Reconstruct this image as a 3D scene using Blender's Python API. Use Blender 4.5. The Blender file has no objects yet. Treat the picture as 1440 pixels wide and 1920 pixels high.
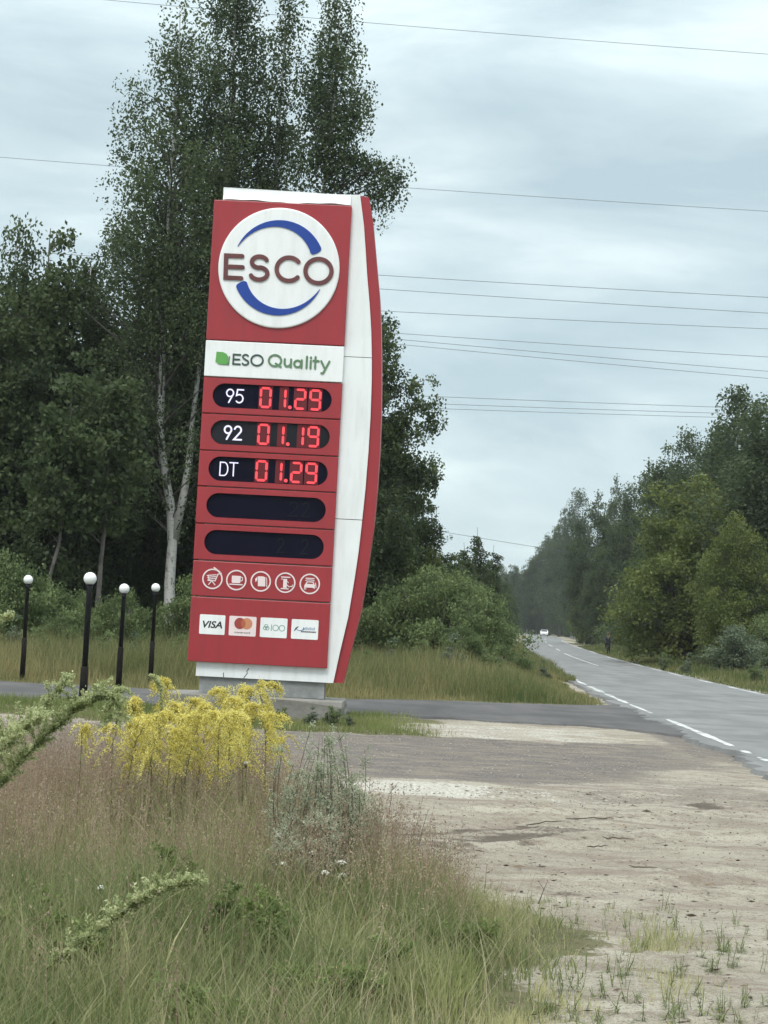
import bpy, bmesh, math, random
import numpy as np
from mathutils import Vector, Matrix

PI = math.pi
C = bpy.context.scene.collection
SC = bpy.context.scene
random.seed(7)

# ------------------------------------------------------------------ camera, sky, sun, exposure
FPX, ROLL, HOR, CAMZ = 3600.0, math.radians(3.0), 1163.0, 1.75
pitch = math.atan((HOR - 960) * math.cos(ROLL) / FPX)
F = Vector((0, math.cos(pitch), math.sin(pitch)))
U0 = Vector((0, -math.sin(pitch), math.cos(pitch)))
R0 = Vector((1, 0, 0))
Rv = math.cos(ROLL) * R0 + math.sin(ROLL) * U0
Uv = -math.sin(ROLL) * R0 + math.cos(ROLL) * U0
cam_d = bpy.data.cameras.new('camera')
cam = bpy.data.objects.new('camera', cam_d)
C.objects.link(cam)
cam.matrix_world = Matrix(((Rv.x, Uv.x, -F.x, 0), (Rv.y, Uv.y, -F.y, 0), (Rv.z, Uv.z, -F.z, CAMZ), (0, 0, 0, 1)))
cam_d.sensor_fit = 'VERTICAL'
cam_d.sensor_height = 24
cam_d.lens = 24 * FPX / 1920
cam_d.clip_start = 0.1
cam_d.clip_end = 6000
SC.camera = cam

SUN_EL, SUN_AZ = math.radians(52), math.radians(200)     # azimuth clockwise from +Y
w = bpy.data.worlds.new('World')
SC.world = w
w.use_nodes = True
nt = w.node_tree
nt.nodes.clear()
N = nt.nodes.new


def lk(a, b):
    nt.links.new(a, b)


out = N('ShaderNodeOutputWorld')
bg = N('ShaderNodeBackground')
bg.inputs['Strength'].default_value = 0.1
sky = N('ShaderNodeTexSky')
sky.sky_type = 'NISHITA'
sky.sun_disc = False
sky.sun_elevation = SUN_EL
sky.sun_rotation = SUN_AZ
tc = N('ShaderNodeTexCoord')
sep = N('ShaderNodeSeparateXYZ')
lk(tc.outputs['Generated'], sep.inputs[0])
mp = N('ShaderNodeMapping')
mp.inputs['Rotation'].default_value = (0, math.radians(2.5), 0)
mp.inputs['Scale'].default_value = (3.0, 3.0, 11.5)
mp.inputs['Location'].default_value = (3.1, 0.4, 1.55)
lk(tc.outputs['Generated'], mp.inputs[0])
n1 = N('ShaderNodeTexNoise')
n1.inputs['Scale'].default_value = 1.55
n1.inputs['Detail'].default_value = 5
n1.inputs['Roughness'].default_value = 0.58
n1.inputs['Distortion'].default_value = 0.35
lk(mp.outputs[0], n1.inputs['Vector'])
cr = N('ShaderNodeValToRGB')                                # cloud deck: grey-blue folds to pale cyan-white
e = cr.color_ramp.elements
e[0].position, e[0].color = 0.34, (4.85, 6.1, 6.6, 1)
e[1].position, e[1].color = 0.64, (7.8, 9.05, 9.1, 1)
m_ = cr.color_ramp.elements.new(0.5)
m_.color = (6.15, 7.4, 7.75, 1)
lk(n1.outputs['Fac'], cr.inputs[0])
zr = N('ShaderNodeMapRange')                                # an overcast sky is brighter overhead
zr.inputs['From Min'].default_value = 0.25
zr.inputs['From Max'].default_value = 0.95
zr.inputs['To Min'].default_value = 1.0
zr.inputs['To Max'].default_value = 2.9
lk(sep.outputs['Z'], zr.inputs['Value'])
mul = N('ShaderNodeVectorMath')
mul.operation = 'SCALE'
zn = N('ShaderNodeMapRange')                                # the deck overhead is a neutral grey-white
zn.inputs['From Min'].default_value = 0.28
zn.inputs['From Max'].default_value = 0.75
lk(sep.outputs['Z'], zn.inputs['Value'])
ov = N('ShaderNodeMix')
ov.data_type = 'RGBA'
ov.inputs['B'].default_value = (6.7, 7.1, 7.1, 1)
lk(zn.outputs[0], ov.inputs['Factor'])
lk(cr.outputs[0], ov.inputs['A'])
lk(ov.outputs['Result'], mul.inputs[0])
lk(zr.outputs[0], mul.inputs['Scale'])
mx = N('ShaderNodeMix')
mx.data_type = 'RGBA'
mx.inputs['Factor'].default_value = 0.88
lk(sky.outputs[0], mx.inputs['A'])
lk(mul.outputs[0], mx.inputs['B'])
lk(mx.outputs['Result'], bg.inputs['Color'])
lk(bg.outputs[0], out.inputs['Surface'])

sd = bpy.data.lights.new('sun', 'SUN')
sd.energy = 1.45
sd.angle = math.radians(18)
sd.color = (1.0, 0.97, 0.92)
sun = bpy.data.objects.new('sun', sd)
C.objects.link(sun)
sdir = Vector((math.sin(SUN_AZ) * math.cos(SUN_EL), math.cos(SUN_AZ) * math.cos(SUN_EL), math.sin(SUN_EL)))
sun.rotation_euler = sdir.to_track_quat('Z', 'Y').to_euler()

SC.view_settings.view_transform = 'Standard'
SC.view_settings.look = 'None'
SC.view_settings.exposure = 0.22
SC.view_settings.gamma = 1.0
SC.render.engine = 'CYCLES'
SC.cycles.max_bounces = 6
SC.cycles.transparent_max_bounces = 8


# ------------------------------------------------------------------ helpers
def top_at(px, py, d):
    """World X and Z of a point seen at photo pixel (px, py) when it stands d metres away."""
    dx, dy = px - 720, py - 960
    u = dx * math.cos(ROLL) + dy * math.sin(ROLL)
    v = -dx * math.sin(ROLL) + dy * math.cos(ROLL)
    Y = FPX * math.cos(pitch) + v * math.sin(pitch)
    Z = FPX * math.sin(pitch) - v * math.cos(pitch)
    return u * d / Y, CAMZ + Z * d / Y


def P(px, py, d):
    x, z = top_at(px, py, d)
    return Vector((x, d, z))


def tag(o, label=None, cat=None, group=None, kind=None):
    if label:
        o['label'] = label
    if cat:
        o['category'] = cat
    if group:
        o['group'] = group
    if kind:
        o['kind'] = kind
    return o


def thing(name, label, cat, loc=(0, 0, 0), rz=0, group=None):
    o = bpy.data.objects.new(name, None)
    C.objects.link(o)
    o.empty_display_size = 0.2
    o.location = loc
    o.rotation_euler = (0, 0, rz)
    return tag(o, label, cat, group)


def link(name, me, parent=None):
    o = bpy.data.objects.new(name, me)
    C.objects.link(o)
    if parent:
        o.parent = parent
    return o


class MB:
    """Collects polygons with a material slot each, then links them as one mesh object."""

    def __init__(s):
        s.v, s.f, s.m = [], [], []

    def poly(s, pts, m=0):
        i = len(s.v)
        s.v += [tuple(p) for p in pts]
        s.f.append(list(range(i, i + len(pts))))
        s.m.append(m)

    def add(s, V, Fc, m=0):
        i = len(s.v)
        s.v += [tuple(p) for p in V]
        for f in Fc:
            s.f.append([a + i for a in f])
            s.m.append(m)

    def box(s, x0, x1, y0, y1, z0, z1, m=0, bev=0.0):
        bm = bmesh.new()
        bmesh.ops.create_cube(bm, size=1)
        for v in bm.verts:
            v.co = Vector(((x0 + x1) / 2 + v.co.x * (x1 - x0), (y0 + y1) / 2 + v.co.y * (y1 - y0), (z0 + z1) / 2 + v.co.z * (z1 - z0)))
        if bev:
            bmesh.ops.bevel(bm, geom=list(bm.edges), offset=bev, segments=2, affect='EDGES', profile=0.5)
        s.bm(bm, m)

    def bm(s, bm, m=0):
        bm.verts.ensure_lookup_table()
        bm.verts.index_update()
        s.add([v.co.copy() for v in bm.verts], [[v.index for v in f.verts] for f in bm.faces], m)
        bm.free()

    def tube(s, path, radii, n=6, m=0, cap=True):
        path = [Vector(p) for p in path]
        if isinstance(radii, (int, float)):
            radii = [radii] * len(path)
        rings = []
        ref = Vector((0.31, 0.17, 0.93))
        for i, p in enumerate(path):
            t = (path[min(i + 1, len(path) - 1)] - path[max(i - 1, 0)])
            if t.length < 1e-9:
                t = Vector((0, 0, 1))
            t.normalize()
            a = t.cross(ref)
            if a.length < 0.05:
                a = t.cross(Vector((1, 0, 0)))
            a.normalize()
            b = t.cross(a)
            rings.append([p + (a * math.cos(2 * PI * k / n) + b * math.sin(2 * PI * k / n)) * radii[i] for k in range(n)])
        V = [q for r in rings for q in r]
        Fc = []
        for i in range(len(path) - 1):
            for k in range(n):
                Fc.append([i * n + k, i * n + (k + 1) % n, (i + 1) * n + (k + 1) % n, (i + 1) * n + k])
        if cap:
            Fc.append(list(range(n))[::-1])
            Fc.append([(len(path) - 1) * n + k for k in range(n)])
        s.add(V, Fc, m)

    def prism(s, pts, y0, y1, m=0):
        """pts: (x, z) outline counter-clockwise seen from -Y; front at y0, back at y1."""
        n = len(pts)
        V = [(x, y0, z) for x, z in pts] + [(x, y1, z) for x, z in pts]
        Fc = [list(range(n)), list(range(2 * n - 1, n - 1, -1))]
        Fc += [[i, i + n, (i + 1) % n + n, (i + 1) % n] for i in range(n)]
        s.add(V, Fc, m)

    def ribbon(s, pts, wd, y0, y1, closed=False, m=0, rnd=False):
        """A flat stroke of width wd (number or per-point list) along (x, z) points, front at y0."""
        n = len(pts)
        W = [wd] * n if isinstance(wd, (int, float)) else wd
        L, Rr = [], []
        for i in range(n):
            p = Vector(pts[i])
            a = Vector(pts[i - 1]) if (i > 0 or closed) else None
            b = Vector(pts[(i + 1) % n]) if (i < n - 1 or closed) else None
            d1 = (p - a).normalized() if a is not None else None
            d2 = (b - p).normalized() if b is not None else None
            d1 = d1 if d1 is not None else d2
            d2 = d2 if d2 is not None else d1
            t = d1 + d2
            t = t.normalized() if t.length > 1e-6 else d1
            nn = Vector((-t.y, t.x))
            sc = 1 / max(0.45, nn.dot(Vector((-d1.y, d1.x))))
            L.append(p + nn * W[i] / 2 * sc)
            Rr.append(p - nn * W[i] / 2 * sc)
        if rnd and not closed:
            d = (Vector(pts[0]) - Vector(pts[1])).normalized()
            h = W[0] / 2
            out_ = L[::1] + []
            d2 = (Vector(pts[-1]) - Vector(pts[-2])).normalized()
            h2 = W[-1] / 2
            cap2 = []
            a0 = math.atan2(d2.y, d2.x)
            for k in range(1, 6):
                a_ = a0 + PI / 2 - PI * k / 6
                cap2.append(Vector(pts[-1]) + Vector((math.cos(a_), math.sin(a_))) * h2)
            a0 = math.atan2(d.y, d.x)
            cap1 = []
            for k in range(1, 6):
                a_ = a0 + PI / 2 - PI * k / 6
                cap1.append(Vector(pts[0]) + Vector((math.cos(a_), math.sin(a_))) * h)
            # quads along the stroke, plus the two round ends
            for i in range(n - 1):
                s.poly([(q.x, y0, q.y) for q in (Rr[i], Rr[i + 1], L[i + 1], L[i])], m)
            s.poly([(q.x, y0, q.y) for q in ([L[-1]] + cap2 + [Rr[-1]])[::-1]], m)
            s.poly([(q.x, y0, q.y) for q in ([Rr[0]] + cap1 + [L[0]])[::-1]], m)
            ring = L + cap2 + Rr[::-1] + cap1
            for i in range(len(ring)):
                a, b = ring[i], ring[(i + 1) % len(ring)]
                s.poly([(a.x, y0, a.y), (a.x, y1, a.y), (b.x, y1, b.y), (b.x, y0, b.y)], m)
            return
        k_ = n if closed else n - 1
        for i in range(k_):
            j = (i + 1) % n
            s.poly([(q.x, y0, q.y) for q in (Rr[i], Rr[j], L[j], L[i])], m)
            s.poly([(L[i].x, y0, L[i].y), (L[j].x, y0, L[j].y), (L[j].x, y1, L[j].y), (L[i].x, y1, L[i].y)], m)
            s.poly([(Rr[j].x, y0, Rr[j].y), (Rr[i].x, y0, Rr[i].y), (Rr[i].x, y1, Rr[i].y), (Rr[j].x, y1, Rr[j].y)], m)
        if not closed:
            for i in (0, n - 1):
                s.poly([(L[i].x, y0, L[i].y), (Rr[i].x, y0, Rr[i].y), (Rr[i].x, y1, Rr[i].y), (L[i].x, y1, L[i].y)], m)

    def build(s, name, mats, parent=None, smooth=False):
        me = bpy.data.meshes.new(name)
        me.from_pydata(s.v, [], s.f)
        if not isinstance(mats, (list, tuple)):
            mats = [mats]
        for mt in mats:
            me.materials.append(mt)
        if len(mats) > 1:
            me.polygons.foreach_set('material_index', s.m)
        if smooth:
            me.polygons.foreach_set('use_smooth', [True] * len(me.polygons))
        me.update()
        return link(name, me, parent)


def np_mesh(name, V, quads, mat, tint=None, smooth=False):
    me = bpy.data.meshes.new(name)
    nv, nf = len(V), len(quads)
    me.vertices.add(nv)
    me.vertices.foreach_set('co', np.ascontiguousarray(V, dtype=np.float32).ravel())
    me.loops.add(nf * 4)
    me.loops.foreach_set('vertex_index', np.ascontiguousarray(quads, dtype=np.int32).ravel())
    me.polygons.add(nf)
    me.polygons.foreach_set('loop_start', np.arange(nf, dtype=np.int32) * 4)
    if smooth:
        me.polygons.foreach_set('use_smooth', np.ones(nf, dtype=bool))
    me.update(calc_edges=True)
    if tint is not None:
        a = me.attributes.new('tint', 'FLOAT', 'POINT')
        a.data.foreach_set('value', np.ascontiguousarray(tint, dtype=np.float32))
    me.materials.append(mat)
    return me


# ------------------------------------------------------------------ materials
def new_mat(name):
    m = bpy.data.materials.new(name)
    m.use_nodes = True
    t = m.node_tree
    b = t.nodes['Principled BSDF']
    return m, t, b


def node(t, typ, **kw):
    n = t.nodes.new(typ)
    for k, v in kw.items():
        if k in n.inputs:
            n.inputs[k].default_value = v
        else:
            setattr(n, k, v)
    return n


def mixc(t, fac, a, b):
    n = t.nodes.new('ShaderNodeMix')
    n.data_type = 'RGBA'
    for s, v in (('Factor', fac), ('A', a), ('B', b)):
        i = n.inputs[0] if s == 'Factor' else n.inputs[6 if s == 'A' else 7]
        if isinstance(v, (int, float)):
            i.default_value = v
        elif isinstance(v, tuple):
            i.default_value = (*v, 1) if len(v) == 3 else v
        else:
            t.links.new(v, i)
    return n.outputs[2]


def noise(t, scale, detail=4, rough=0.55, vec=None, dist=0.0):
    n = node(t, 'ShaderNodeTexNoise', Scale=scale, Detail=detail, Roughness=rough, Distortion=dist)
    if vec is not None:
        t.links.new(vec, n.inputs['Vector'])
    return n.outputs['Fac']


def ramp(t, src, lo, hi):
    n = node(t, 'ShaderNodeMapRange')
    n.inputs['From Min'].default_value = lo
    n.inputs['From Max'].default_value = hi
    t.links.new(src, n.inputs['Value'])
    return n.outputs[0]


def math_(t, op, a, b=None, clamp=False):
    n = node(t, 'ShaderNodeMath', operation=op, use_clamp=clamp)
    for i, v in enumerate((a, b)):
        if v is None:
            continue
        if isinstance(v, (int, float)):
            n.inputs[i].default_value = v
        else:
            t.links.new(v, n.inputs[i])
    return n.outputs[0]


def coords(t, kind='Object', scale=None):
    tcn = t.nodes.new('ShaderNodeTexCoord')
    o = tcn.outputs[kind]
    if scale:
        mpn = node(t, 'ShaderNodeMapping')
        mpn.inputs['Scale'].default_value = scale
        t.links.new(o, mpn.inputs[0])
        o = mpn.outputs[0]
    return o


def bump(t, b, h, strength=0.4, dist=0.02):
    n = node(t, 'ShaderNodeBump', Strength=strength, Distance=dist)
    t.links.new(h, n.inputs['Height'])
    t.links.new(n.outputs[0], b.inputs['Normal'])


def painted(name, col, dirt=(0.2, 0.18, 0.15), amount=0.35, rough=0.45, spec=0.4):
    """Outdoor paint with weathering streaks that run down and faint blotches."""
    m, t, b = new_mat(name)
    c = coords(t, 'Object', (3.0, 3.0, 0.5))
    n = ramp(t, noise(t, 2.2, 6, 0.65, c), 0.45, 0.8)
    n2 = ramp(t, noise(t, 0.9, 3, 0.5, coords(t)), 0.3, 0.7)
    c1 = mixc(t, math_(t, 'MULTIPLY', n, amount), col, dirt)
    c2 = mixc(t, math_(t, 'MULTIPLY', n2, 0.22), c1, tuple(min(1, x * 1.25 + 0.015) for x in col))
    t.links.new(c2, b.inputs['Base Color'])
    b.inputs['Roughness'].default_value = rough
    b.inputs['Specular IOR Level'].default_value = spec
    bump(t, b, noise(t, 1.4, 2, 0.5, coords(t)), 0.08, 0.05)
    return m


def leaf_mat(name, dark, light, trans=0.3, rough=0.55, hue_var=0.25):
    m, t, b = new_mat(name)
    at = node(t, 'ShaderNodeAttribute', attribute_name='tint')
    oi = t.nodes.new('ShaderNodeObjectInfo')
    f = math_(t, 'ADD', at.outputs['Fac'], math_(t, 'MULTIPLY', math_(t, 'SUBTRACT', oi.outputs['Random'], 0.5), hue_var), clamp=True)
    col = mixc(t, f, dark, light)
    t.links.new(col, b.inputs['Base Color'])
    b.inputs['Roughness'].default_value = rough
    b.inputs['Specular IOR Level'].default_value = 0.25
    tr = t.nodes.new('ShaderNodeBsdfTranslucent')
    t.links.new(col, tr.inputs['Color'])
    ms = t.nodes.new('ShaderNodeMixShader')
    ms.inputs[0].default_value = trans
    t.links.new(b.outputs[0], ms.inputs[1])
    t.links.new(tr.outputs[0], ms.inputs[2])
    t.links.new(ms.outputs[0], t.nodes['Material Output'].inputs['Surface'])
    return m


def emit_mat(name, col, strength):
    m, t, b = new_mat(name)
    b.inputs['Base Color'].default_value = (*[c * 0.3 for c in col], 1)
    b.inputs['Emission Color'].default_value = (*col, 1)
    b.inputs['Emission Strength'].default_value = strength
    return m


def plain(name, col, rough=0.6, spec=0.3, var=0.25, scale=6.0, metal=0.0):
    m, t, b = new_mat(name)
    n = noise(t, scale, 4, 0.6, coords(t))
    c = mixc(t, n, tuple(x * (1 - var) for x in col), tuple(min(1, x * (1 + var)) for x in col))
    t.links.new(c, b.inputs['Base Color'])
    b.inputs['Roughness'].default_value = rough
    b.inputs['Specular IOR Level'].default_value = spec
    b.inputs['Metallic'].default_value = metal
    return m


M = {}
M['red'] = painted('red_panel_paint', (0.320, 0.028, 0.036), (0.17, 0.032, 0.034), 0.55, 0.38, 0.45)
M['white'] = painted('white_cladding', (0.76, 0.79, 0.79), (0.44, 0.44, 0.40), 0.4, 0.45)
M['offwhite'] = painted('white_panel', (0.80, 0.82, 0.82), (0.50, 0.50, 0.46), 0.4, 0.45)
M['blue'] = plain('blue_letter_paint', (0.018, 0.058, 0.30), 0.5, 0.3, 0.15)
M['brown'] = plain('weathered_brown_letter', (0.13, 0.045, 0.045), 0.5, 0.35, 0.55, 3.0)
M['dgreen'] = plain('dark_green_letter', (0.045, 0.085, 0.07), 0.5, 0.3, 0.3)
M['mgreen'] = plain('mid_green_letter', (0.12, 0.22, 0.12), 0.5, 0.3, 0.2)
M['leafgreen'] = plain('leaf_logo_green', (0.12, 0.36, 0.09), 0.5, 0.3, 0.1)
M['window'] = plain('dark_display', (0.006, 0.006, 0.016), 0.35, 0.08, 0.5, 2.0)
M['window_grey'] = plain('dark_grey_display', (0.018, 0.019, 0.024), 0.35, 0.12, 0.5, 2.0)
M['gap'] = plain('dark_gap', (0.02, 0.01, 0.01), 0.8, 0.1)
M['led'] = emit_mat('red_led', (1.0, 0.075, 0.095), 0.85)
M['ledglow'] = emit_mat('red_led_glow_card', (0.13, 0.002, 0.008), 0.5)  # faint emission stands in for digit light spilling onto the display
M['ledwhite'] = emit_mat('white_led', (0.80, 0.78, 1.0), 0.85)
M['ledoff'] = plain('unlit_led', (0.016, 0.016, 0.024), 0.5, 0.1)
M['pink'] = plain('white_sticker', (0.78, 0.66, 0.66), 0.5, 0.3, 0.1)
M['ink'] = plain('black_ink', (0.02, 0.022, 0.03), 0.5, 0.3)
M['inkblue'] = plain('blue_ink', (0.06, 0.16, 0.32), 0.5, 0.3)
M['inkgreen'] = plain('grey_green_ink', (0.16, 0.30, 0.26), 0.5, 0.3)
M['mred'] = plain('dull_red_disc', (0.33, 0.06, 0.05), 0.5, 0.3, 0.1)
M['morange'] = plain('dull_orange_disc', (0.55, 0.24, 0.13), 0.5, 0.3, 0.1)
M['mbrown'] = plain('overlap_brown', (0.42, 0.12, 0.06), 0.5, 0.3, 0.1)
M['black'] = plain('black_pole_paint', (0.014, 0.014, 0.017), 0.5, 0.3, 0.3)
M['blackwood'] = plain('rough_black_sleeve', (0.016, 0.014, 0.013), 0.85, 0.15, 0.5)
M['globe'] = plain('milky_globe', (0.84, 0.85, 0.85), 0.3, 0.45, 0.10)
M['wire'] = plain('wire_grey', (0.10, 0.11, 0.12), 0.6, 0.3, 0.1)


def concrete(name, base):
    m, t, b = new_mat(name)
    c = coords(t)
    n = noise(t, 1.6, 8, 0.7, c)
    n2 = ramp(t, noise(t, 14, 4, 0.6, c), 0.35, 0.7)
    c1 = mixc(t, ramp(t, n, 0.3, 0.7), tuple(x * 0.6 for x in base), tuple(x * 1.2 for x in base))
    c2 = mixc(t, math_(t, 'MULTIPLY', n2, 0.35), c1, tuple(x * 0.5 for x in base))
    t.links.new(c2, b.inputs['Base Color'])
    b.inputs['Roughness'].default_value = 0.9
    bump(t, b, noise(t, 18, 6, 0.7, c), 0.5, 0.02)
    return m


M['concrete'] = concrete('concrete', (0.27, 0.26, 0.235))
M['plinth'] = concrete('plinth_concrete', (0.30, 0.31, 0.30))


def bark(name, pale, dark, amount, foot=0.0):
    m, t, b = new_mat(name)
    c = coords(t, 'Object', (3.5, 3.5, 1.4))
    n = noise(t, 1.3, 6, 0.7, c)
    f = ramp(t, n, amount - 0.06, amount + 0.06)
    n2 = ramp(t, noise(t, 5, 4, 0.6, coords(t, 'Object', (1, 1, 5))), 0.58, 0.66)
    c1 = mixc(t, f, pale, dark)
    c2 = mixc(t, math_(t, 'MULTIPLY', n2, 0.7), c1, dark)
    t.links.new(c2, b.inputs['Base Color'])
    b.inputs['Roughness'].default_value = 0.85
    bump(t, b, n, 0.5, 0.04)
    return m


M['birchbark'] = bark('birch_bark', (0.46, 0.455, 0.43), (0.06, 0.055, 0.047), 0.61)
M['greybark'] = bark('grey_bark', (0.11, 0.10, 0.088), (0.05, 0.045, 0.04), 0.55)
M['birchleaf'] = leaf_mat('birch_leaves', (0.042, 0.062, 0.032), (0.112, 0.150, 0.066), 0.45)
M['darkleaf'] = leaf_mat('dark_tree_leaves', (0.040, 0.060, 0.028), (0.108, 0.145, 0.058), 0.45)
M['paleleaf'] = leaf_mat('light_green_leaves', (0.080, 0.112, 0.030), (0.205, 0.238, 0.068), 0.42)
M['bushleaf'] = leaf_mat('shrub_leaves', (0.088, 0.128, 0.050), (0.205, 0.260, 0.105), 0.4)
M['willowleaf'] = leaf_mat('willow_leaves', (0.085, 0.115, 0.070), (0.17, 0.21, 0.125), 0.3)
M['greenblade'] = leaf_mat('meadow_grass_blades', (0.140, 0.184, 0.068), (0.57, 0.53, 0.29), 0.5)
M['strawblade'] = leaf_mat('straw_blades', (0.24, 0.22, 0.12), (0.50, 0.46, 0.30), 0.35)
M['redgrass'] = leaf_mat('reddish_seed_heads', (0.235, 0.165, 0.120), (0.56, 0.45, 0.32), 0.45)
M['vergeblade'] = leaf_mat('verge_grass_blades', (0.084, 0.125, 0.040), (0.38, 0.325, 0.16), 0.45)
M['turf'] = leaf_mat('turf_blades', (0.115, 0.162, 0.048), (0.35, 0.37, 0.15), 0.5)
M['yellow'] = leaf_mat('goldenrod_florets', (0.58, 0.50, 0.11), (0.93, 0.85, 0.32), 0.45)
M['weedleaf'] = leaf_mat('goldenrod_leaves', (0.120, 0.180, 0.055), (0.28, 0.34, 0.12), 0.45)
M['mugwort'] = leaf_mat('pale_weed_bracts', (0.26, 0.31, 0.12), (0.66, 0.68, 0.40), 0.45)
M['mugdark'] = leaf_mat('dark_weed_leaves', (0.08, 0.11, 0.045), (0.18, 0.22, 0.09), 0.4)
M['wormwood'] = leaf_mat('grey_green_leaves', (0.30, 0.335, 0.225), (0.60, 0.63, 0.47), 0.45)
M['stalk'] = plain('plant_stalk', (0.12, 0.12, 0.055), 0.7, 0.2, 0.3)
M['drystalk'] = plain('dry_stalk', (0.10, 0.075, 0.055), 0.8, 0.2, 0.3)
M['strawstalk'] = plain('straw_stalk', (0.36, 0.32, 0.20), 0.8, 0.2, 0.3)
M['petal'] = plain('white_petals', (0.80, 0.80, 0.74), 0.6, 0.3, 0.08)


def node_map(t, vec, scale, rot):
    n = node(t, 'ShaderNodeMapping')
    n.inputs['Scale'].default_value = scale
    n.inputs['Rotation'].default_value = (0, 0, math.radians(rot))
    t.links.new(vec, n.inputs[0])
    return n.outputs[0]


def ground_mat():
    m, t, b = new_mat('sandy_ground')
    pos = t.nodes.new('ShaderNodeNewGeometry').outputs['Position']
    at = node(t, 'ShaderNodeAttribute', attribute_name='zone')
    sp = t.nodes.new('ShaderNodeSeparateColor')
    t.links.new(at.outputs['Color'], sp.inputs[0])
    mpn = node(t, 'ShaderNodeMapping')
    mpn.inputs['Scale'].default_value = (0.35, 1.0, 1.0)
    mpn.inputs['Rotation'].default_value = (0, 0, math.radians(12))
    t.links.new(pos, mpn.inputs[0])
    big = noise(t, 0.9, 6, 0.6, mpn.outputs[0])
    mid = noise(t, 3.2, 7, 0.68, mpn.outputs[0])
    fine = noise(t, 26, 5, 0.7, pos)
    grit = noise(t, 90, 2, 0.6, pos)
    sand = mixc(t, ramp(t, big, 0.3, 0.7), (0.290, 0.262, 0.208), (0.460, 0.428, 0.352))
    sand = mixc(t, math_(t, 'MULTIPLY', ramp(t, mid, 0.47, 0.66), 0.75), sand, (0.20, 0.160, 0.125))
    sand = mixc(t, math_(t, 'MULTIPLY', ramp(t, fine, 0.53, 0.7), 0.8), sand, (0.185, 0.155, 0.115))
    sand = mixc(t, math_(t, 'MULTIPLY', ramp(t, grit, 0.58, 0.66), 0.7), sand, (0.13, 0.105, 0.08))
    sand = mixc(t, math_(t, 'MULTIPLY', ramp(t, grit, 0.40, 0.32), 0.6), sand, (0.52, 0.48, 0.40))
    sand = mixc(t, ramp(t, fine, 0.66, 0.74), sand, (0.11, 0.095, 0.075))
    streak = noise(t, 1.0, 6, 0.7, node_map(t, pos, (0.5, 2.4, 1.0), 20))
    sand = mixc(t, math_(t, 'MULTIPLY', ramp(t, streak, 0.50, 0.62), 0.65), sand, (0.21, 0.165, 0.135))
    gravel = mixc(t, ramp(t, fine, 0.35, 0.65), (0.105, 0.094, 0.090), (0.225, 0.200, 0.178))
    gravel = mixc(t, math_(t, 'MULTIPLY', ramp(t, mid, 0.45, 0.62), 0.7), gravel, (0.27, 0.235, 0.185))
    gravel = mixc(t, ramp(t, grit, 0.66, 0.72), gravel, (0.34, 0.33, 0.31))
    soil = mixc(t, ramp(t, mid, 0.35, 0.65), (0.085, 0.090, 0.042), (0.170, 0.155, 0.088))
    pale = mixc(t, ramp(t, fine, 0.4, 0.6), (0.37, 0.35, 0.295), (0.58, 0.56, 0.495))

    def edge(src):
        a = math_(t, 'ADD', src, math_(t, 'MULTIPLY', math_(t, 'SUBTRACT', mid, 0.5), 1.6))
        a = math_(t, 'ADD', a, math_(t, 'MULTIPLY', math_(t, 'SUBTRACT', fine, 0.5), 1.1))
        return ramp(t, a, 0.38, 0.62)
    c = mixc(t, edge(sp.outputs[1]), sand, gravel)
    c = mixc(t, edge(sp.outputs[2]), c, pale)
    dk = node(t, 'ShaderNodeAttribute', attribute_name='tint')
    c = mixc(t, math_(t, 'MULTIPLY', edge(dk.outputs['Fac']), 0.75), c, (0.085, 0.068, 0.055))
    c = mixc(t, edge(sp.outputs[0]), c, soil)
    t.links.new(c, b.inputs['Base Color'])
    b.inputs['Roughness'].default_value = 0.95
    b.inputs['Specular IOR Level'].default_value = 0.15
    h = math_(t, 'ADD', math_(t, 'MULTIPLY', mid, 1.0), math_(t, 'MULTIPLY', fine, 0.35))
    bump(t, b, h, 1.0, 0.07)
    return m


def asphalt_mat(name, lo, hi, rough=0.75):
    m, t, b = new_mat(name)
    pos = t.nodes.new('ShaderNodeNewGeometry').outputs['Position']
    mpn = node(t, 'ShaderNodeMapping')
    mpn.inputs['Scale'].default_value = (0.8, 0.12, 1.0)
    t.links.new(pos, mpn.inputs[0])
    n = noise(t, 1.4, 5, 0.6, mpn.outputs[0])
    n2 = noise(t, 60, 3, 0.6, pos)
    c = mixc(t, ramp(t, n, 0.3, 0.7), lo, hi)
    c = mixc(t, math_(t, 'MULTIPLY', ramp(t, n2, 0.4, 0.7), 0.3), c, tuple(x * 1.5 for x in hi))
    c = mixc(t, math_(t, 'MULTIPLY', ramp(t, noise(t, 0.5, 5, 0.6, pos), 0.50, 0.58), 0.45), c, tuple(x * 0.7 for x in lo))
    t.links.new(c, b.inputs['Base Color'])
    b.inputs['Roughness'].default_value = rough
    b.inputs['Specular IOR Level'].default_value = 0.5
    bump(t, b, n2, 0.3, 0.01)
    return m


def marking_mat():
    m, t, b = new_mat('worn_white_line')
    pos = t.nodes.new('ShaderNodeNewGeometry').outputs['Position']
    n = noise(t, 3.0, 6, 0.7, pos)
    c = mixc(t, ramp(t, n, 0.42, 0.62), (0.62, 0.63, 0.61), (0.21, 0.215, 0.215))
    t.links.new(c, b.inputs['Base Color'])
    b.inputs['Roughness'].default_value = 0.7
    return m


M['ground'] = ground_mat()
M['asphalt'] = asphalt_mat('asphalt', (0.122, 0.124, 0.122), (0.200, 0.202, 0.198))
M['oldasphalt'] = asphalt_mat('old_driveway_asphalt', (0.060, 0.058, 0.059), (0.110, 0.105, 0.102), 0.95)
M['line'] = marking_mat()

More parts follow.
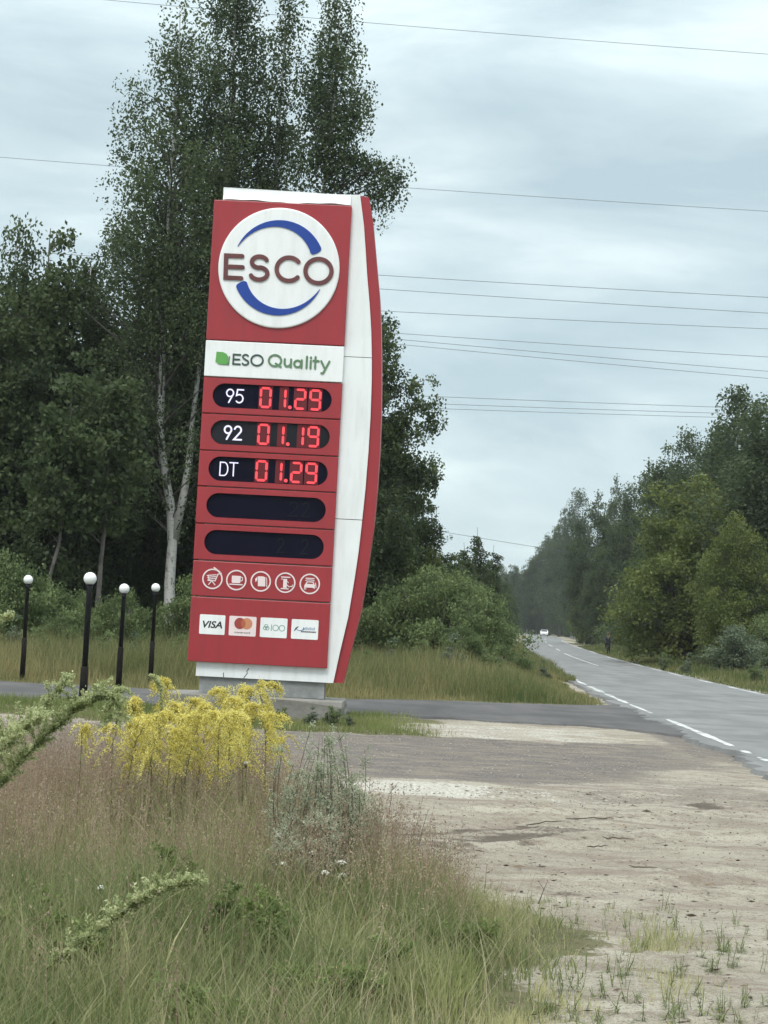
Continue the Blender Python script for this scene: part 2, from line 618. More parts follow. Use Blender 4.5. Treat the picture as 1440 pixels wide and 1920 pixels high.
# ------------------------------------------------------------------ the road and its surroundings
LEFT_PTS = [(-60, 3.2), (0, 4.5), (20, 5.1), (31, 5.5), (40, 5.75), (47, 5.9), (59, 6.35), (76, 7.0), (88, 7.55), (114, 8.9), (136, 10.2), (166, 12.4), (220, 16.3), (286, 21.6), (340, 26.6), (400, 32.0), (450, 35.6), (520, 38), (600, 37), (800, 18)]
W_ROAD = 6.15
_ly = np.array([p[0] for p in LEFT_PTS], float)
_lx = np.array([p[1] for p in LEFT_PTS], float)


def road_left(y):
    return np.interp(y, _ly, _lx)


def smooth_left(y):
    ys = np.linspace(-6, 6, 7) * (0.4 + 0.01 * abs(y))
    return float(np.mean([road_left(y + q) for q in ys]))


GREEN_EDGE_Y = [2, 6, 8.6, 9.5, 10.6, 11.4, 12.2, 12.7, 13.5, 14.6, 16.0, 18]
GREEN_EDGE_X = [0.1, 0.35, 0.66, 0.90, 1.22, 1.33, 1.02, 0.72, 0.42, 0.24, 0.10, -0.1]


def meadow_edge(y):
    return np.interp(y, GREEN_EDGE_Y, GREEN_EDGE_X)


def sm(a, b, x):
    t = np.clip((x - a) / (b - a), 0, 1)
    return t * t * (3 - 2 * t)


def drive_near(x):   # near edge of the driveway
    return np.interp(x, [-40, -7, -0.6, 1.5, 4.2, 5.6, 6.5], [34.6, 35.2, 36.0, 35.9, 35.7, 34.2, 31.5])


def drive_far(x):
    return np.interp(x, [-40, -8, -0.7, 1.7, 4.6, 5.6, 6.5], [42.3, 41.8, 41.6, 43.9, 45.0, 46.0, 47.5])


def build_ground():
    xs = np.concatenate([[-600, -400, -300, -200, -120, -80, -55], np.arange(-40, -9, 1.0), np.arange(-9, -0.4, 0.1), np.arange(-0.4, 4.6, 0.035), np.arange(4.6, 10, 0.1), np.arange(10, 30, 1.0), [32, 36, 42, 50, 65, 90, 130, 200, 300, 450, 600]])
    ys = np.concatenate([[-150, -60, -20, -8, 0], np.arange(3, 8, 0.1), np.arange(8, 22, 0.045), np.arange(22, 48, 0.1), np.arange(48, 80, 0.6), [82, 86, 92, 100, 110, 125, 145, 170, 200, 240, 300, 380, 480, 600, 750, 900]])
    X, Y = np.meshgrid(xs, ys)
    rng = np.random.default_rng(3)

    def wob(sc, seed):
        r = np.random.default_rng(seed)
        o = np.zeros_like(X)
        for k in range(7):
            a = r.uniform(0, 2 * PI)
            fq = sc * r.uniform(0.6, 2.4)
            o += np.sin((X * math.cos(a) * 0.7 + Y * math.sin(a)) * fq + r.uniform(0, 6)) / 7
        return o * 2
    rl = road_left(Y)
    me_ = meadow_edge(Y)
    # soil: the meadow, everything beyond the driveway, right of the road, and the small green strip
    soil = sm(0.25, -0.15, X - me_ + 0.25 * wob(2.2, 1)) * sm(17.5, 16.3, Y + 0.5 * wob(1, 2))
    soil = np.maximum(soil, sm(0.0, 0.5, Y - drive_far(X) + 0.2 * wob(1.2, 4)) * sm(-0.2, -0.8, X - rl + 0.2 * wob(1, 8)))
    soil = np.maximum(soil, sm(0.3, 1.0, X - rl - W_ROAD))
    strip = sm(35.8, 35.2, Y + 0.3 * wob(1.2, 5)) * sm(29.6, 30.3, Y + 0.3 * wob(1.5, 6)) * sm(1.4, 0.6, X + 0.5 * wob(0.8, 7))
    soil = np.maximum(soil, strip * np.where(X < -9, sm(-14, -9, X), 1.0))
    # gravel: the darker band of the second access in front of the driveway
    gn = np.interp(X, [-9, -4, 0, 1.2, 2.4, 4, 5.5], [20.5, 20.4, 21.6, 21.2, 22.0, 24.5, 25.5])
    gf = np.interp(X, [-9, -4, -0.4, 1, 2.5, 4.8, 5.6], [29, 29.0, 29.6, 30.2, 30.2, 31.2, 32.5])
    gravel = sm(1.3, -1.3, gn - Y + 0.8 * wob(1.2, 9)) * sm(0.7, -0.7, Y - gf + 0.4 * wob(1.6, 10)) * sm(6.2, 3.0, X + 0.6 * wob(0.8, 11) - 0.0 * Y)
    gravel = np.maximum(gravel, (0.36 + 0.14 * wob(1.0, 14)) * sm(1.2, 2.4, X) * sm(17.0, 19.5, Y) * sm(30, 27, Y))
    gravel = np.maximum(gravel, 0.45 * sm(3.0, 4.5, X) * sm(24, 27, Y) * sm(33, 31, Y))
    gravel = np.maximum(gravel, 0.8 * sm(0.9, 0.35, np.abs(X - rl + 0.15)) * sm(26, 29, Y) * sm(46, 44, Y))
    pale = np.exp(-((X - 0.55) / 0.75) ** 2 - ((Y - 20.6) / 0.85) ** 2) * 1.15
    pale = np.maximum(pale, 0.45 * np.exp(-((X - 1.6) / 1.3) ** 2 - ((Y - 20.2) / 0.9) ** 2))
    pale = np.maximum(pale, 0.44 * sm(0.7, 1.2, X + 0.3 * wob(1.0, 12)) * sm(4.7, 3.6, X) * sm(30.0, 30.6, Y) * sm(35.6, 33.6, Y + 0.3 * wob(1, 13)))
    pale = np.maximum(pale, 0.9 * np.exp(-((X + 4.6) / 1.6) ** 2 - ((Y - 20.4) / 0.8) ** 2))
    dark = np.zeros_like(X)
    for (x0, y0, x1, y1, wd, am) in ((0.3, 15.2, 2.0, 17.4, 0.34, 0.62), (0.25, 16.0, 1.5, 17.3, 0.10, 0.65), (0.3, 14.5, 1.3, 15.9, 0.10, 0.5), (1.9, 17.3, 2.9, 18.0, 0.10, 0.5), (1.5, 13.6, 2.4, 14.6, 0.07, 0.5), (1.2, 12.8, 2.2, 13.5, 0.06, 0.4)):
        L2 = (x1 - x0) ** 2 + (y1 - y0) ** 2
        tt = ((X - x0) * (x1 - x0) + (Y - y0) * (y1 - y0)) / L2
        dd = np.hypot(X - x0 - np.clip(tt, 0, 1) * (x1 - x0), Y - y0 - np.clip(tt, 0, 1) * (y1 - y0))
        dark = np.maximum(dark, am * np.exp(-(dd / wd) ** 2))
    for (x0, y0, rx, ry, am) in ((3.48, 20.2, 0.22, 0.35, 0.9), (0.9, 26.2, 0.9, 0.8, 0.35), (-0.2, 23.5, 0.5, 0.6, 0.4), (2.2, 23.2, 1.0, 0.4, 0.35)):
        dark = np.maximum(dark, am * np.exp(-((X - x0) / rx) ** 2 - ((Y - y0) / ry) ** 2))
    Z = -0.02 + 0.012 * wob(3.5, 20) + 0.010 * wob(9, 21) + rng.normal(0, 0.002, X.shape)
    sandy = (1 - np.clip(soil, 0, 1)) * sm(23, 20, Y) * (1 - 0.8 * sm(3.6, 5, X))
    rough = np.abs(wob(16, 22)) * 0.016 + np.abs(wob(38, 23)) * 0.010 + wob(7, 24) * 0.010
    patch = np.clip(0.55 + 0.9 * wob(1.6, 25), 0.15, 1.4)
    Z += sandy * (rough * patch - 0.008)
    for x0, y0, sl, dp in ((0.2, 14.9, 0.82, .030), (0.2, 16.6, 0.85, .024), (1.0, 13.2, 0.75, .022), (1.5, 12.6, 0.75, .020), (0.6, 18.4, 1.1, .018), (2.6, 14.0, 0.7, .02)):
        q = (Y - y0) - sl * (X - x0) - 0.12 * wob(1.3, int(y0 * 10))
        Z -= sandy * dp * np.exp(-(q / 0.09) ** 2) * (0.5 + np.abs(np.sin(X * 19)) * 0.5)
        Z += sandy * dp * 0.7 * np.exp(-((np.abs(q) - 0.2) / 0.07) ** 2)
    Z += 0.02 * pale
    Z -= 0.05 * sm(0.5, -0.3, np.abs(X - rl - W_ROAD / 2) - W_ROAD / 2)
    Z -= 0.025 * sm(-0.5, 0.3, Y - drive_near(X)) * sm(0.5, -0.3, Y - drive_far(X)) * sm(0.5, -0.2, X - rl)
    Z = np.where(Y > 48, np.minimum(Z, -0.02), Z)
    ny, nx = X.shape
    V = np.stack([X, Y, Z], -1).reshape(-1, 3)
    i = np.arange(ny * nx).reshape(ny, nx)
    Q = np.stack([i[:-1, :-1], i[:-1, 1:], i[1:, 1:], i[1:, :-1]], -1).reshape(-1, 4)
    me = np_mesh('ground', V, Q, M['ground'], tint=dark.ravel(), smooth=True)
    a = me.attributes.new('zone', 'FLOAT_COLOR', 'POINT')
    col = np.stack([soil, gravel, pale, np.ones_like(soil)], -1).astype(np.float32)
    a.data.foreach_set('color', col.ravel())
    tag(link('ground', me), kind='structure')


build_ground()


def sheet(name, rows, z, mat):
    """rows: list of (left point, right point, skirt) across a strip; a slab with a small edge down to the ground."""
    mb = MB()
    for (a, b), (c, d) in zip(rows[:-1], rows[1:]):
        mb.poly([(a[0], a[1], z), (b[0], b[1], z), (d[0], d[1], z), (c[0], c[1], z)])
        mb.poly([(a[0], a[1], z), (c[0], c[1], z), (c[0] - 0.06, c[1], z - 0.09), (a[0] - 0.06, a[1], z - 0.09)])
        mb.poly([(d[0], d[1], z), (b[0], b[1], z), (b[0] + 0.06, b[1], z - 0.09), (d[0] + 0.06, d[1], z - 0.09)])
    return tag(mb.build(name, mat), kind='structure')


rr = random.Random(5)
ys = [-60, -30, -10, 0, 8, 14, 18] + [18 + 0.35 * k for k in range(1, 120)] + [61 + 1.5 * k for k in range(40)] + [125 + 8 * k for k in range(30)] + [400 + 20 * k for k in range(21)]
rows = []
for y in ys:
    j = rr.uniform(-0.13, 0.13) if y < 62 else 0
    xl = smooth_left(y)
    rows.append(((xl + j + 0.1 * math.sin(y * 0.9), y), (xl + W_ROAD + 0.05 * math.sin(y), y)))
sheet('road', rows, 0.022, M['asphalt'])

drows = []
x = -60.0
while x < 6.2:
    step = 3.0 if x < -12 else 0.15
    a = float(drive_near(x)) + rr.uniform(-0.10, 0.10) + 0.22 * math.sin(x * 2.1) + 0.12 * math.sin(x * 5.3)
    b = float(drive_far(x)) + rr.uniform(-0.12, 0.12) + 0.2 * math.sin(x * 1.3 + 1)
    drows.append((x, a, b))
    x += step
mb = MB()
for (x0, a0, b0), (x1, a1, b1) in zip(drows[:-1], drows[1:]):
    mb.poly([(x0, a0, 0.004), (x1, a1, 0.004), (x1, b1, 0.004), (x0, b0, 0.004)])
    mb.poly([(x0, a0 - 0.1, -0.05), (x1, a1 - 0.1, -0.05), (x1, a1, 0.004), (x0, a0, 0.004)])
tag(mb.build('driveway', M['oldasphalt']), kind='structure')

mb = MB()


def line_strip(off, y0, y1, wd=0.13, taper=True):
    n = max(3, int((y1 - y0) / (0.5 if y1 < 80 else 2.5)))
    pr = None
    for k in range(n + 1):
        y = y0 + (y1 - y0) * k / n
        x = smooth_left(y) + off
        ww = wd * (1 + 0.25 * math.sin(y * 1.7) + rr.uniform(-.15, .15)) * (0.55 if taper and k in (0, n) else 1)
        cur = ((x - ww / 2, y), (x + ww / 2, y))
        if pr:
            mb.poly([(pr[0][0], pr[0][1], 0.026), (pr[1][0], pr[1][1], 0.026), (cur[1][0], cur[1][1], 0.026), (cur[0][0], cur[0][1], 0.026)])
        pr = cur


for y0, y1, wd in ((21.0, 21.9, .15), (23.3, 24.2, .26), (25.4, 26.0, .16), (27.6, 28.5, .12), (29.2, 30.0, .13), (31.0, 39.6, .15), (42.2, 47, .10), (47.4, 54, .14), (54.6, 60.5, .17), (61.5, 66, .13), (66.5, 72, .20), (72.5, 78, .14), (79, 110, .13), (116, 180, .13)):
    line_strip(0.30, y0, y1, wd)
for y0, y1 in ((97, 142), (156, 172), (190, 215), (235, 260), (300, 330)):
    line_strip(W_ROAD / 2 + 0.1, y0, y1, 0.14)
for y0, y1, wd in ((20, 40, .13), (44, 60, .13), (61, 69, .15), (73, 77.5, .15), (83, 89, .17), (92, 98, .12), (102, 118, .14), (122, 134, .12), (150, 165, .12), (185, 230, .14), (238, 310, .14)):
    line_strip(W_ROAD - 0.25, y0, y1, wd)
tag(mb.build('road_markings', M['line']), kind='structure')

# ------------------------------------------------------------------ the price sign
SX, SY, SYAW = -1.9, 33.3, math.radians(-2)
sign = thing('price_sign', 'tall red and white fuel price sign with glowing red prices and curved right edge', 'price sign', (SX, SY, 0), SYAW)
XL, XR = -1.365, 1.057
WEDGE = [(1.172, 0.62), (1.262, 1.17), (1.371, 1.77), (1.447, 2.45), (1.49, 2.9), (1.518, 3.36), (1.552, 4.01), (1.570, 4.66), (1.574, 5.30), (1.562, 5.90), (1.540, 6.35), (1.506, 6.80), (1.455, 7.25), (1.386, 7.75), (1.335, 8.2), (1.28, 8.65), (1.185, 9.18)]
RIM = [(1.34, 0.63), (1.46, 1.27), (1.585, 1.90), (1.653, 2.50), (1.69, 2.95), (1.728, 3.38), (1.755, 4.02), (1.765, 4.66), (1.758, 5.3), (1.738, 5.8), (1.712, 6.3), (1.672, 6.9), (1.625, 7.4), (1.572, 7.76), (1.51, 8.2), (1.435, 8.73), (1.345, 9.155)]
# the white body in three stacked lengths with thin seams between them
mb = MB()
cuts = [(0.62, 3.462), (3.474, 6.306), (6.318, 9.18)]


def wedge_x(z):
    return float(np.interp(z, [p[1] for p in WEDGE], [p[0] for p in WEDGE]))


for k, (z0, z1) in enumerate(cuts):
    right = [(wedge_x(z0), z0)] + [p for p in WEDGE if z0 + .05 < p[1] < z1 - .05] + [(wedge_x(z1), z1)]
    if k == 2:
        top = [(0.7, 9.165), (0.2, 9.185), (-0.25, 9.19), (-0.8, 9.20)]
        left = [(-1.224, 9.205), (-1.222, z0)]
    else:
        top = []
        left = [(-1.22, z1), (-1.22, z0)]
    mb.prism(right + top + left, 0.10, 0.60)
mb.build('body', M['white'], sign)
mb = MB()
mb.prism([(x, z) for x, z in RIM] + [(x - 0.015, z) for x, z in WEDGE[::-1]], 0.17, 0.66)
mb.build('curved_rim', M['red'], sign)
mb = MB()
mb.prism([(-1.16, 0.33), (1.02, 0.33), (1.02, 0.62), (-1.16, 0.62)], 0.16, 0.56)
mb.build('base', M['plinth'], sign)
mb = MB()
for x0, pts in ((0, [(-0.735, 0.70), (-0.742, 0.675), (-0.732, 0.65), (-0.738, 0.622)]), (1, [(-0.30, 0.80), (-0.335, 0.74), (-0.325, 0.71), (-0.355, 0.665), (-0.385, 0.622)])):
    mb = MB()
    mb.ribbon(pts, 0.012, 0.0985, 0.1)
    mb.build('crack', M['gap'], sign)

ROWS = [8.965, 6.478, 5.832, 5.190, 4.543, 3.914, 3.266, 2.628, 2.000, 0.860]


def panel_box(z0, z1, name, mat, y0=0.0, warp=0.0):
    mb = MB()
    mb.box(XL, XR, y0, 0.098, z0 + 0.009, z1 - 0.009, 0, 0.012)
    return mb.build(name, mat, sign)


logo = panel_box(ROWS[1], ROWS[0], 'logo_panel', M['red'])
quality = panel_box(ROWS[2], ROWS[1], 'quality_panel', M['offwhite'], -0.012)
services = panel_box(ROWS[8], ROWS[7], 'services_panel', M['red'])
payment = panel_box(ROWS[9], ROWS[8], 'payment_panel', M['red'])
# a bent strip of white flashing along the top edge
mb = MB()
pr = None
for k in range(25):
    q = k / 24
    x = -1.21 + q * 2.24
    zb = 8.975 + 0.012 * math.sin(q * 9) + 0.006 * math.sin(q * 31)
    cur = [(x, 0.03 + 0.012 * math.sin(q * 14), zb), (x, 0.085, 9.10 + 0.006 * math.sin(q * 11))]
    if pr:
        mb.poly([pr[0], cur[0], cur[1], pr[1]])
        mb.poly([(pr[0][0], 0.098, 8.99), (cur[0][0], 0.098, 8.99), cur[0], pr[0]])
        mb.poly([pr[1], cur[1], (cur[1][0], 0.0985, 9.17), (pr[1][0], 0.0985, 9.17)])
    pr = cur
mb.build('flashing', M['white'], sign)

# round logo: disc, two tapering blue arcs, four letters
DX, DZ, DR = -0.158, 7.795, 1.062


def circle(cx, cz, r, n=64, rz=None):
    rz = rz or r
    return [(cx + r * math.cos(2 * PI * k / n), cz + rz * math.sin(2 * PI * k / n)) for k in range(n)]


mb = MB()
bm = bmesh.new()
prof = [(DR, 0.004), (DR, -0.028), (DR - 0.012, -0.040), (DR - 0.03, -0.043)]
rings = []
for r_, y_ in prof:
    rings.append([bm.verts.new((DX + r_ * math.cos(2 * PI * k / 96), y_, DZ + r_ * math.sin(2 * PI * k / 96))) for k in range(96)])
for a, b in zip(rings[:-1], rings[1:]):
    for k in range(96):
        bm.faces.new((a[k], a[(k + 1) % 96], b[(k + 1) % 96], b[k]))
bm.faces.new(rings[-1])
mb.bm(bm)
mb.build('logo_disc', M['offwhite'], logo)


def arc_shape(flip):
    outer, inner = [], []
    n = 40
    for k in range(n + 1):
        q = k / n
        a = math.radians(155 - q * 127)
        if flip:
            a += PI
        wd = 0.004 + 0.205 * (q ** 0.8) * DR * 0.93
        ro = DR * (0.770 + 0.02 * math.sin(q * PI))
        outer.append((DX + ro * math.cos(a), DZ + ro * math.sin(a)))
        inner.append((DX + (ro - wd) * math.cos(a), DZ + (ro - wd) * math.sin(a)))
    return outer, inner


for fl in (False, True):
    o_, i_ = arc_shape(fl)
    mb = MB()
    y0, y1 = -0.060, -0.043
    for k in range(len(o_) - 1):
        mb.poly([(q[0], y0, q[1]) for q in (o_[k], o_[k + 1], i_[k + 1], i_[k])][::-1])
        mb.poly([(o_[k][0], y0, o_[k][1]), (o_[k + 1][0], y0, o_[k + 1][1]), (o_[k + 1][0], y1, o_[k + 1][1]), (o_[k][0], y1, o_[k][1])])
        mb.poly([(i_[k + 1][0], y0, i_[k + 1][1]), (i_[k][0], y0, i_[k][1]), (i_[k][0], y1, i_[k][1]), (i_[k + 1][0], y1, i_[k + 1][1])])
    a, b = o_[-1], i_[-1]
    c_ = Vector(((a[0] + b[0]) / 2, (a[1] + b[1]) / 2))
    av, bv_ = Vector(a), Vector(b)
    tn_ = Vector((o_[-1][0] - o_[-2][0], o_[-1][1] - o_[-2][1])).normalized()
    cap = [av.lerp(bv_, 0.0), av.lerp(bv_, 0.06) + tn_ * 0.03, av.lerp(bv_, 0.2) + tn_ * 0.048, av.lerp(bv_, 0.5) + tn_ * 0.055, av.lerp(bv_, 0.8) + tn_ * 0.048, av.lerp(bv_, 0.94) + tn_ * 0.03, bv_]
    mb.poly([(q.x, y0, q.y) for q in cap][::-1])
    for q, w_ in zip(cap[:-1], cap[1:]):
        mb.poly([(q.x, y0, q.y), (w_.x, y0, w_.y), (w_.x, y1, w_.y), (q.x, y1, q.y)])
    mb.build('blue_arc', M['blue'], logo)

SW = 0.075
Y0, Y1 = -0.066, -0.043


def arc_pts(cx, cz, rx, rz, a0, a1, n=24):
    return [(cx + rx * math.cos(math.radians(a0 + (a1 - a0) * k / n)), cz + rz * math.sin(math.radians(a0 + (a1 - a0) * k / n))) for k in range(n + 1)]


def letter(strokes, wd=SW, mat='brown', name='letter', parent=logo):
    mb = MB()
    for k, (pts, cl) in enumerate(strokes):
        mb.ribbon(pts, wd, Y0 - 0.001 * k, Y1, closed=cl, rnd=not cl)
    return mb.build(name, M[mat], parent)


zt, zb_ = 8.005 - SW / 2, 7.555 + SW / 2 - 0.015
letter([([(-0.77 - SW / 2, zt), (-1.128 + SW / 2, zt), (-1.118 + SW / 2, zb_), (-0.765 - SW / 2, zb_)], False), ([(-1.02, (zt + zb_) / 2), (-0.79, (zt + zb_) / 2)], False)])
sx, sz = -0.498, 7.777
letter([(arc_pts(sx, sz + 0.100, 0.135, 0.100, 25, 262, 22) + arc_pts(sx, sz - 0.100, 0.148, 0.108, 82, -158, 22), False)])
letter([(arc_pts(0.022, 7.777, 0.215, 0.205, 42, 318, 36), False)])
letter([(circle(0.540, 7.768, 0.228, 44, 0.213), True)])


# lettering from the built-in font
def text_mesh(name, body, x, z, height, parent, mat, y=-0.016, width=None, shear=0.0, bold=0.0, y1=0.012):
    cu = bpy.data.curves.new(name, 'FONT')
    cu.body = body
    cu.size = 1.0
    cu.shear = shear
    cu.offset = bold
    cu.resolution_u = 6
    ob = bpy.data.objects.new(name, cu)
    C.objects.link(ob)
    dg = bpy.context.evaluated_depsgraph_get()
    dg.update()
    me = bpy.data.meshes.new_from_object(ob.evaluated_get(dg))
    bpy.data.objects.remove(ob)
    bm = bmesh.new()
    bm.from_mesh(me)
    bpy.data.meshes.remove(me)
    r = bmesh.ops.extrude_face_region(bm, geom=list(bm.faces))
    for g in r['geom']:
        if isinstance(g, bmesh.types.BMVert):
            g.co.z = 0.02
    xs_ = [v.co.x for v in bm.verts]
    zs_ = [v.co.y for v in bm.verts]
    return bm, min(xs_), max(xs_), min(zs_), max(zs_)


def put_text(name, body, x0, x1, z0, z1, parent, mat, y, thick=0.012, shear=0.0, bold=0.0, into=None, mi=0):
    bm, a, b, c, d = text_mesh(name, body, 0, 0, 1, parent, mat, shear=shear, bold=bold)
    for v in bm.verts:
        px_, pz_, py_ = v.co.x, v.co.y, v.co.z
        v.co = Vector((x0 + (px_ - a) / (b - a) * (x1 - x0), y - (thick if py_ > 0.01 else 0), z0 + (pz_ - c) / (d - c) * (z1 - z0)))
    bmesh.ops.recalc_face_normals(bm, faces=list(bm.faces))
    if into is not None:
        into.bm(bm, mi)
        return None
    mb = MB()
    mb.bm(bm)
    return mb.build(name, mat, parent)


# "ESO Quality" with the leaf mark
mb = MB()
mb.prism([(-1.165, 6.275), (-1.175, 6.10), (-1.13, 6.065), (-0.985, 6.055), (-0.955, 6.10), (-0.955, 6.19), (-0.99, 6.245), (-1.05, 6.27)], -0.024, -0.012, 0)
mb.prism([(-1.115, 6.052), (-0.935, 6.045), (-0.925, 6.20), (-0.945, 6.21), (-0.95, 6.10), (-0.985, 6.060)], -0.022, -0.012, 1)
mb.build('leaf_mark', [M['leafgreen'], M['mgreen']], quality)
YQ = -0.024


def qstroke(mbq, strokes, wd, base=YQ):
    for k, (pts, cl) in enumerate(strokes):
        mbq.ribbon(pts, wd, base - 0.0008 * k, -0.012, closed=cl, rnd=not cl)


mb = MB()
zt, zb_ = 6.252, 6.058
qstroke(mb, [([(-0.745, zt - .014), (-0.865, zt - .014), (-0.865, zb_ + .014), (-0.745, zb_ + .014)], False), ([(-0.845, 6.155), (-0.76, 6.155)], False)], 0.030)
qstroke(mb, [(arc_pts(-0.652, 6.205, 0.048, 0.040, 30, 262, 12) + arc_pts(-0.652, 6.108, 0.053, 0.043, 82, -155, 12), False)], 0.030)
qstroke(mb, [(circle(-0.450, 6.155, 0.103, 32, 0.092), True)], 0.030)
mb.build('lettering', M['dgreen'], quality)
mb = MB()
zm = 6.145
qw = 0.036
qstroke(mb, [(circle(-0.135, 6.165, 0.108, 32, 0.098), True), ([(-0.12, 6.115), (-0.03, 6.06)], False)], qw)
qstroke(mb, [([(0.035, 6.20), (0.035, 6.115), (0.060, 6.078), (0.105, 6.078), (0.140, 6.115)], False), ([(0.146, 6.20), (0.146, 6.062)], False)], qw)
qstroke(mb, [(circle(0.262, 6.128, 0.060, 22, 0.058), True), ([(0.332, 6.195), (0.332, 6.062)], False)], qw)
qstroke(mb, [([(0.420, 6.26), (0.420, 6.062)], False), ([(0.490, 6.192), (0.490, 6.062)], False), ([(0.490, 6.238), (0.490, 6.252)], False), ([(0.570, 6.262), (0.570, 6.062)], False), ([(0.535, 6.195), (0.625, 6.195)], False)], qw)
qstroke(mb, [([(0.672, 6.195), (0.735, 6.075)], False), ([(0.815, 6.195), (0.715, 5.985), (0.685, 5.985)], False)], qw)
mb.build('lettering', M['mgreen'], quality)


# price rows
def pill(x0, x1, zc, h, n=14):
    r = h / 2
    p = [(x1 - r + r * math.cos(-PI / 2 + PI * k / n), zc + r * math.sin(-PI / 2 + PI * k / n)) for k in range(n + 1)]
    p += [(x0 + r + r * math.cos(PI / 2 + PI * k / n), zc + r * math.sin(PI / 2 + PI * k / n)) for k in range(n + 1)]
    return p


def plate_with_hole(x0, x1, z0, z1, hole, y0, y1):
    mb = MB()
    n = len(hole)
    cx, cz = (x0 + x1) / 2, (z0 + z1) / 2
    outer = []
    for (hx, hz) in hole:                               # match each hole point with one on the rectangle
        dx, dz = hx - cx, hz - cz
        s_ = min((x1 - cx) / abs(dx) if abs(dx) > 1e-9 else 9e9, (z1 - cz) / abs(dz) if abs(dz) > 1e-9 else 9e9)
        outer.append([cx + dx * s_, cz + dz * s_])
    for tx, tz in ((x0, z0), (x1, z0), (x1, z1), (x0, z1)):
        k = min(range(n), key=lambda q: (outer[q][0] - tx) ** 2 + (outer[q][1] - tz) ** 2)
        outer[k] = [tx, tz]
    bv = 0.010
    for k in range(n):
        j = (k + 1) % n
        a, b, c, d = outer[k], outer[j], hole[j], hole[k]
        sh = lambda p: (p[0] + (bv if p[0] <= x0 + 1e-6 else -bv if p[0] >= x1 - 1e-6 else 0), p[1] + (bv if p[1] <= z0 + 1e-6 else -bv if p[1] >= z1 - 1e-6 else 0))
        ai, bi = sh(a), sh(b)
        mb.poly([(ai[0], y0, ai[1]), (bi[0], y0, bi[1]), (c[0], y0, c[1]), (d[0], y0, d[1])])
        mb.poly([(a[0], y0 + bv, a[1]), (b[0], y0 + bv, b[1]), (bi[0], y0, bi[1]), (ai[0], y0, ai[1])])
        mb.poly([(a[0], y1, a[1]), (b[0], y1, b[1]), (b[0], y0 + bv, b[1]), (a[0], y0 + bv, a[1])])
        mb.poly([(d[0], y0, d[1]), (c[0], y0, c[1]), (c[0], y1, c[1]), (d[0], y1, d[1])])
    return mb


SEG = {'0': 'abcdef', '1': 'bc', '2': 'abged', '9': 'abcdfg'}


def seg_digit(mb, ch, x0, x1, z0, z1, y, t=0.042, m=0):
    if ch == '1':
        x0 = x1 - t
    zm = (z0 + z1) / 2
    g = 0.006
    h = t / 2

    def bar(ax, az, bx, bz):
        d = Vector((bx - ax, bz - az)).normalized()
        n_ = Vector((-d.y, d.x)) * h
        a, b = Vector((ax, az)), Vector((bx, bz))
        pts = [a, a + d * h - n_, b - d * h - n_, b, b - d * h + n_, a + d * h + n_]
        mb.prism([(p.x, p.y) for p in pts], y - 0.012, y, m)
    S = {'a': (x0 + h + g, z1 - h, x1 - h - g, z1 - h), 'g': (x0 + h + g, zm, x1 - h - g, zm), 'd': (x0 + h + g, z0 + h, x1 - h - g, z0 + h),
         'f': (x0 + h, zm + g, x0 + h, z1 - h - g), 'b': (x1 - h, zm + g, x1 - h, z1 - h - g), 'e': (x0 + h, z0 + h + g, x0 + h, zm - g), 'c': (x1 - h, z0 + h + g, x1 - h, zm - g)}
    for k in SEG[ch]:
        bar(*S[k])


def stroke_glyph(mb, ch, x0, x1, z0, z1, wd, y):
    cx, cz, rx, rz = (x0 + x1) / 2, (z0 + z1) / 2, (x1 - x0) / 2, (z1 - z0) / 2
    if ch == '9':
        st = [(circle(cx, z1 - rz * 0.55, rx * 0.92, 22, rz * 0.55), True), ([(x1 - rx * .12, z1 - rz * .7), (cx - rx * .25, z0)], False)]
    elif ch == '5':
        st = [([(x1 - rx * .1, z1), (x0 + rx * .35, z1), (x0 + rx * .15, cz + rz * .12)] + arc_pts(cx - rx * .1, cz - rz * .35, rx * .95, rz * .62, 115, -140, 14), False)]
    elif ch == '2':
        st = [(arc_pts(cx, z1 - rz * .55, rx * .85, rz * .55, 165, -30, 14) + [(x0 + rx * .1, z0), (x1, z0)], False)]
    elif ch == 'D':
        st = [([(x0, z0), (x0, z1), (cx, z1)] + arc_pts(cx, cz, rx, rz, 75, -75, 12) + [(cx, z0), (x0 + .012, z0)], False)]
    elif ch == 'T':
        st = [([(x0, z1), (x1, z1)], False), ([(cx, z1 - wd / 2), (cx, z0)], False)]
    for k, (pts, cl) in enumerate(st):
        mb.ribbon(pts, wd, y - 0.012 - 0.001 * k, y, closed=cl, rnd=not cl)


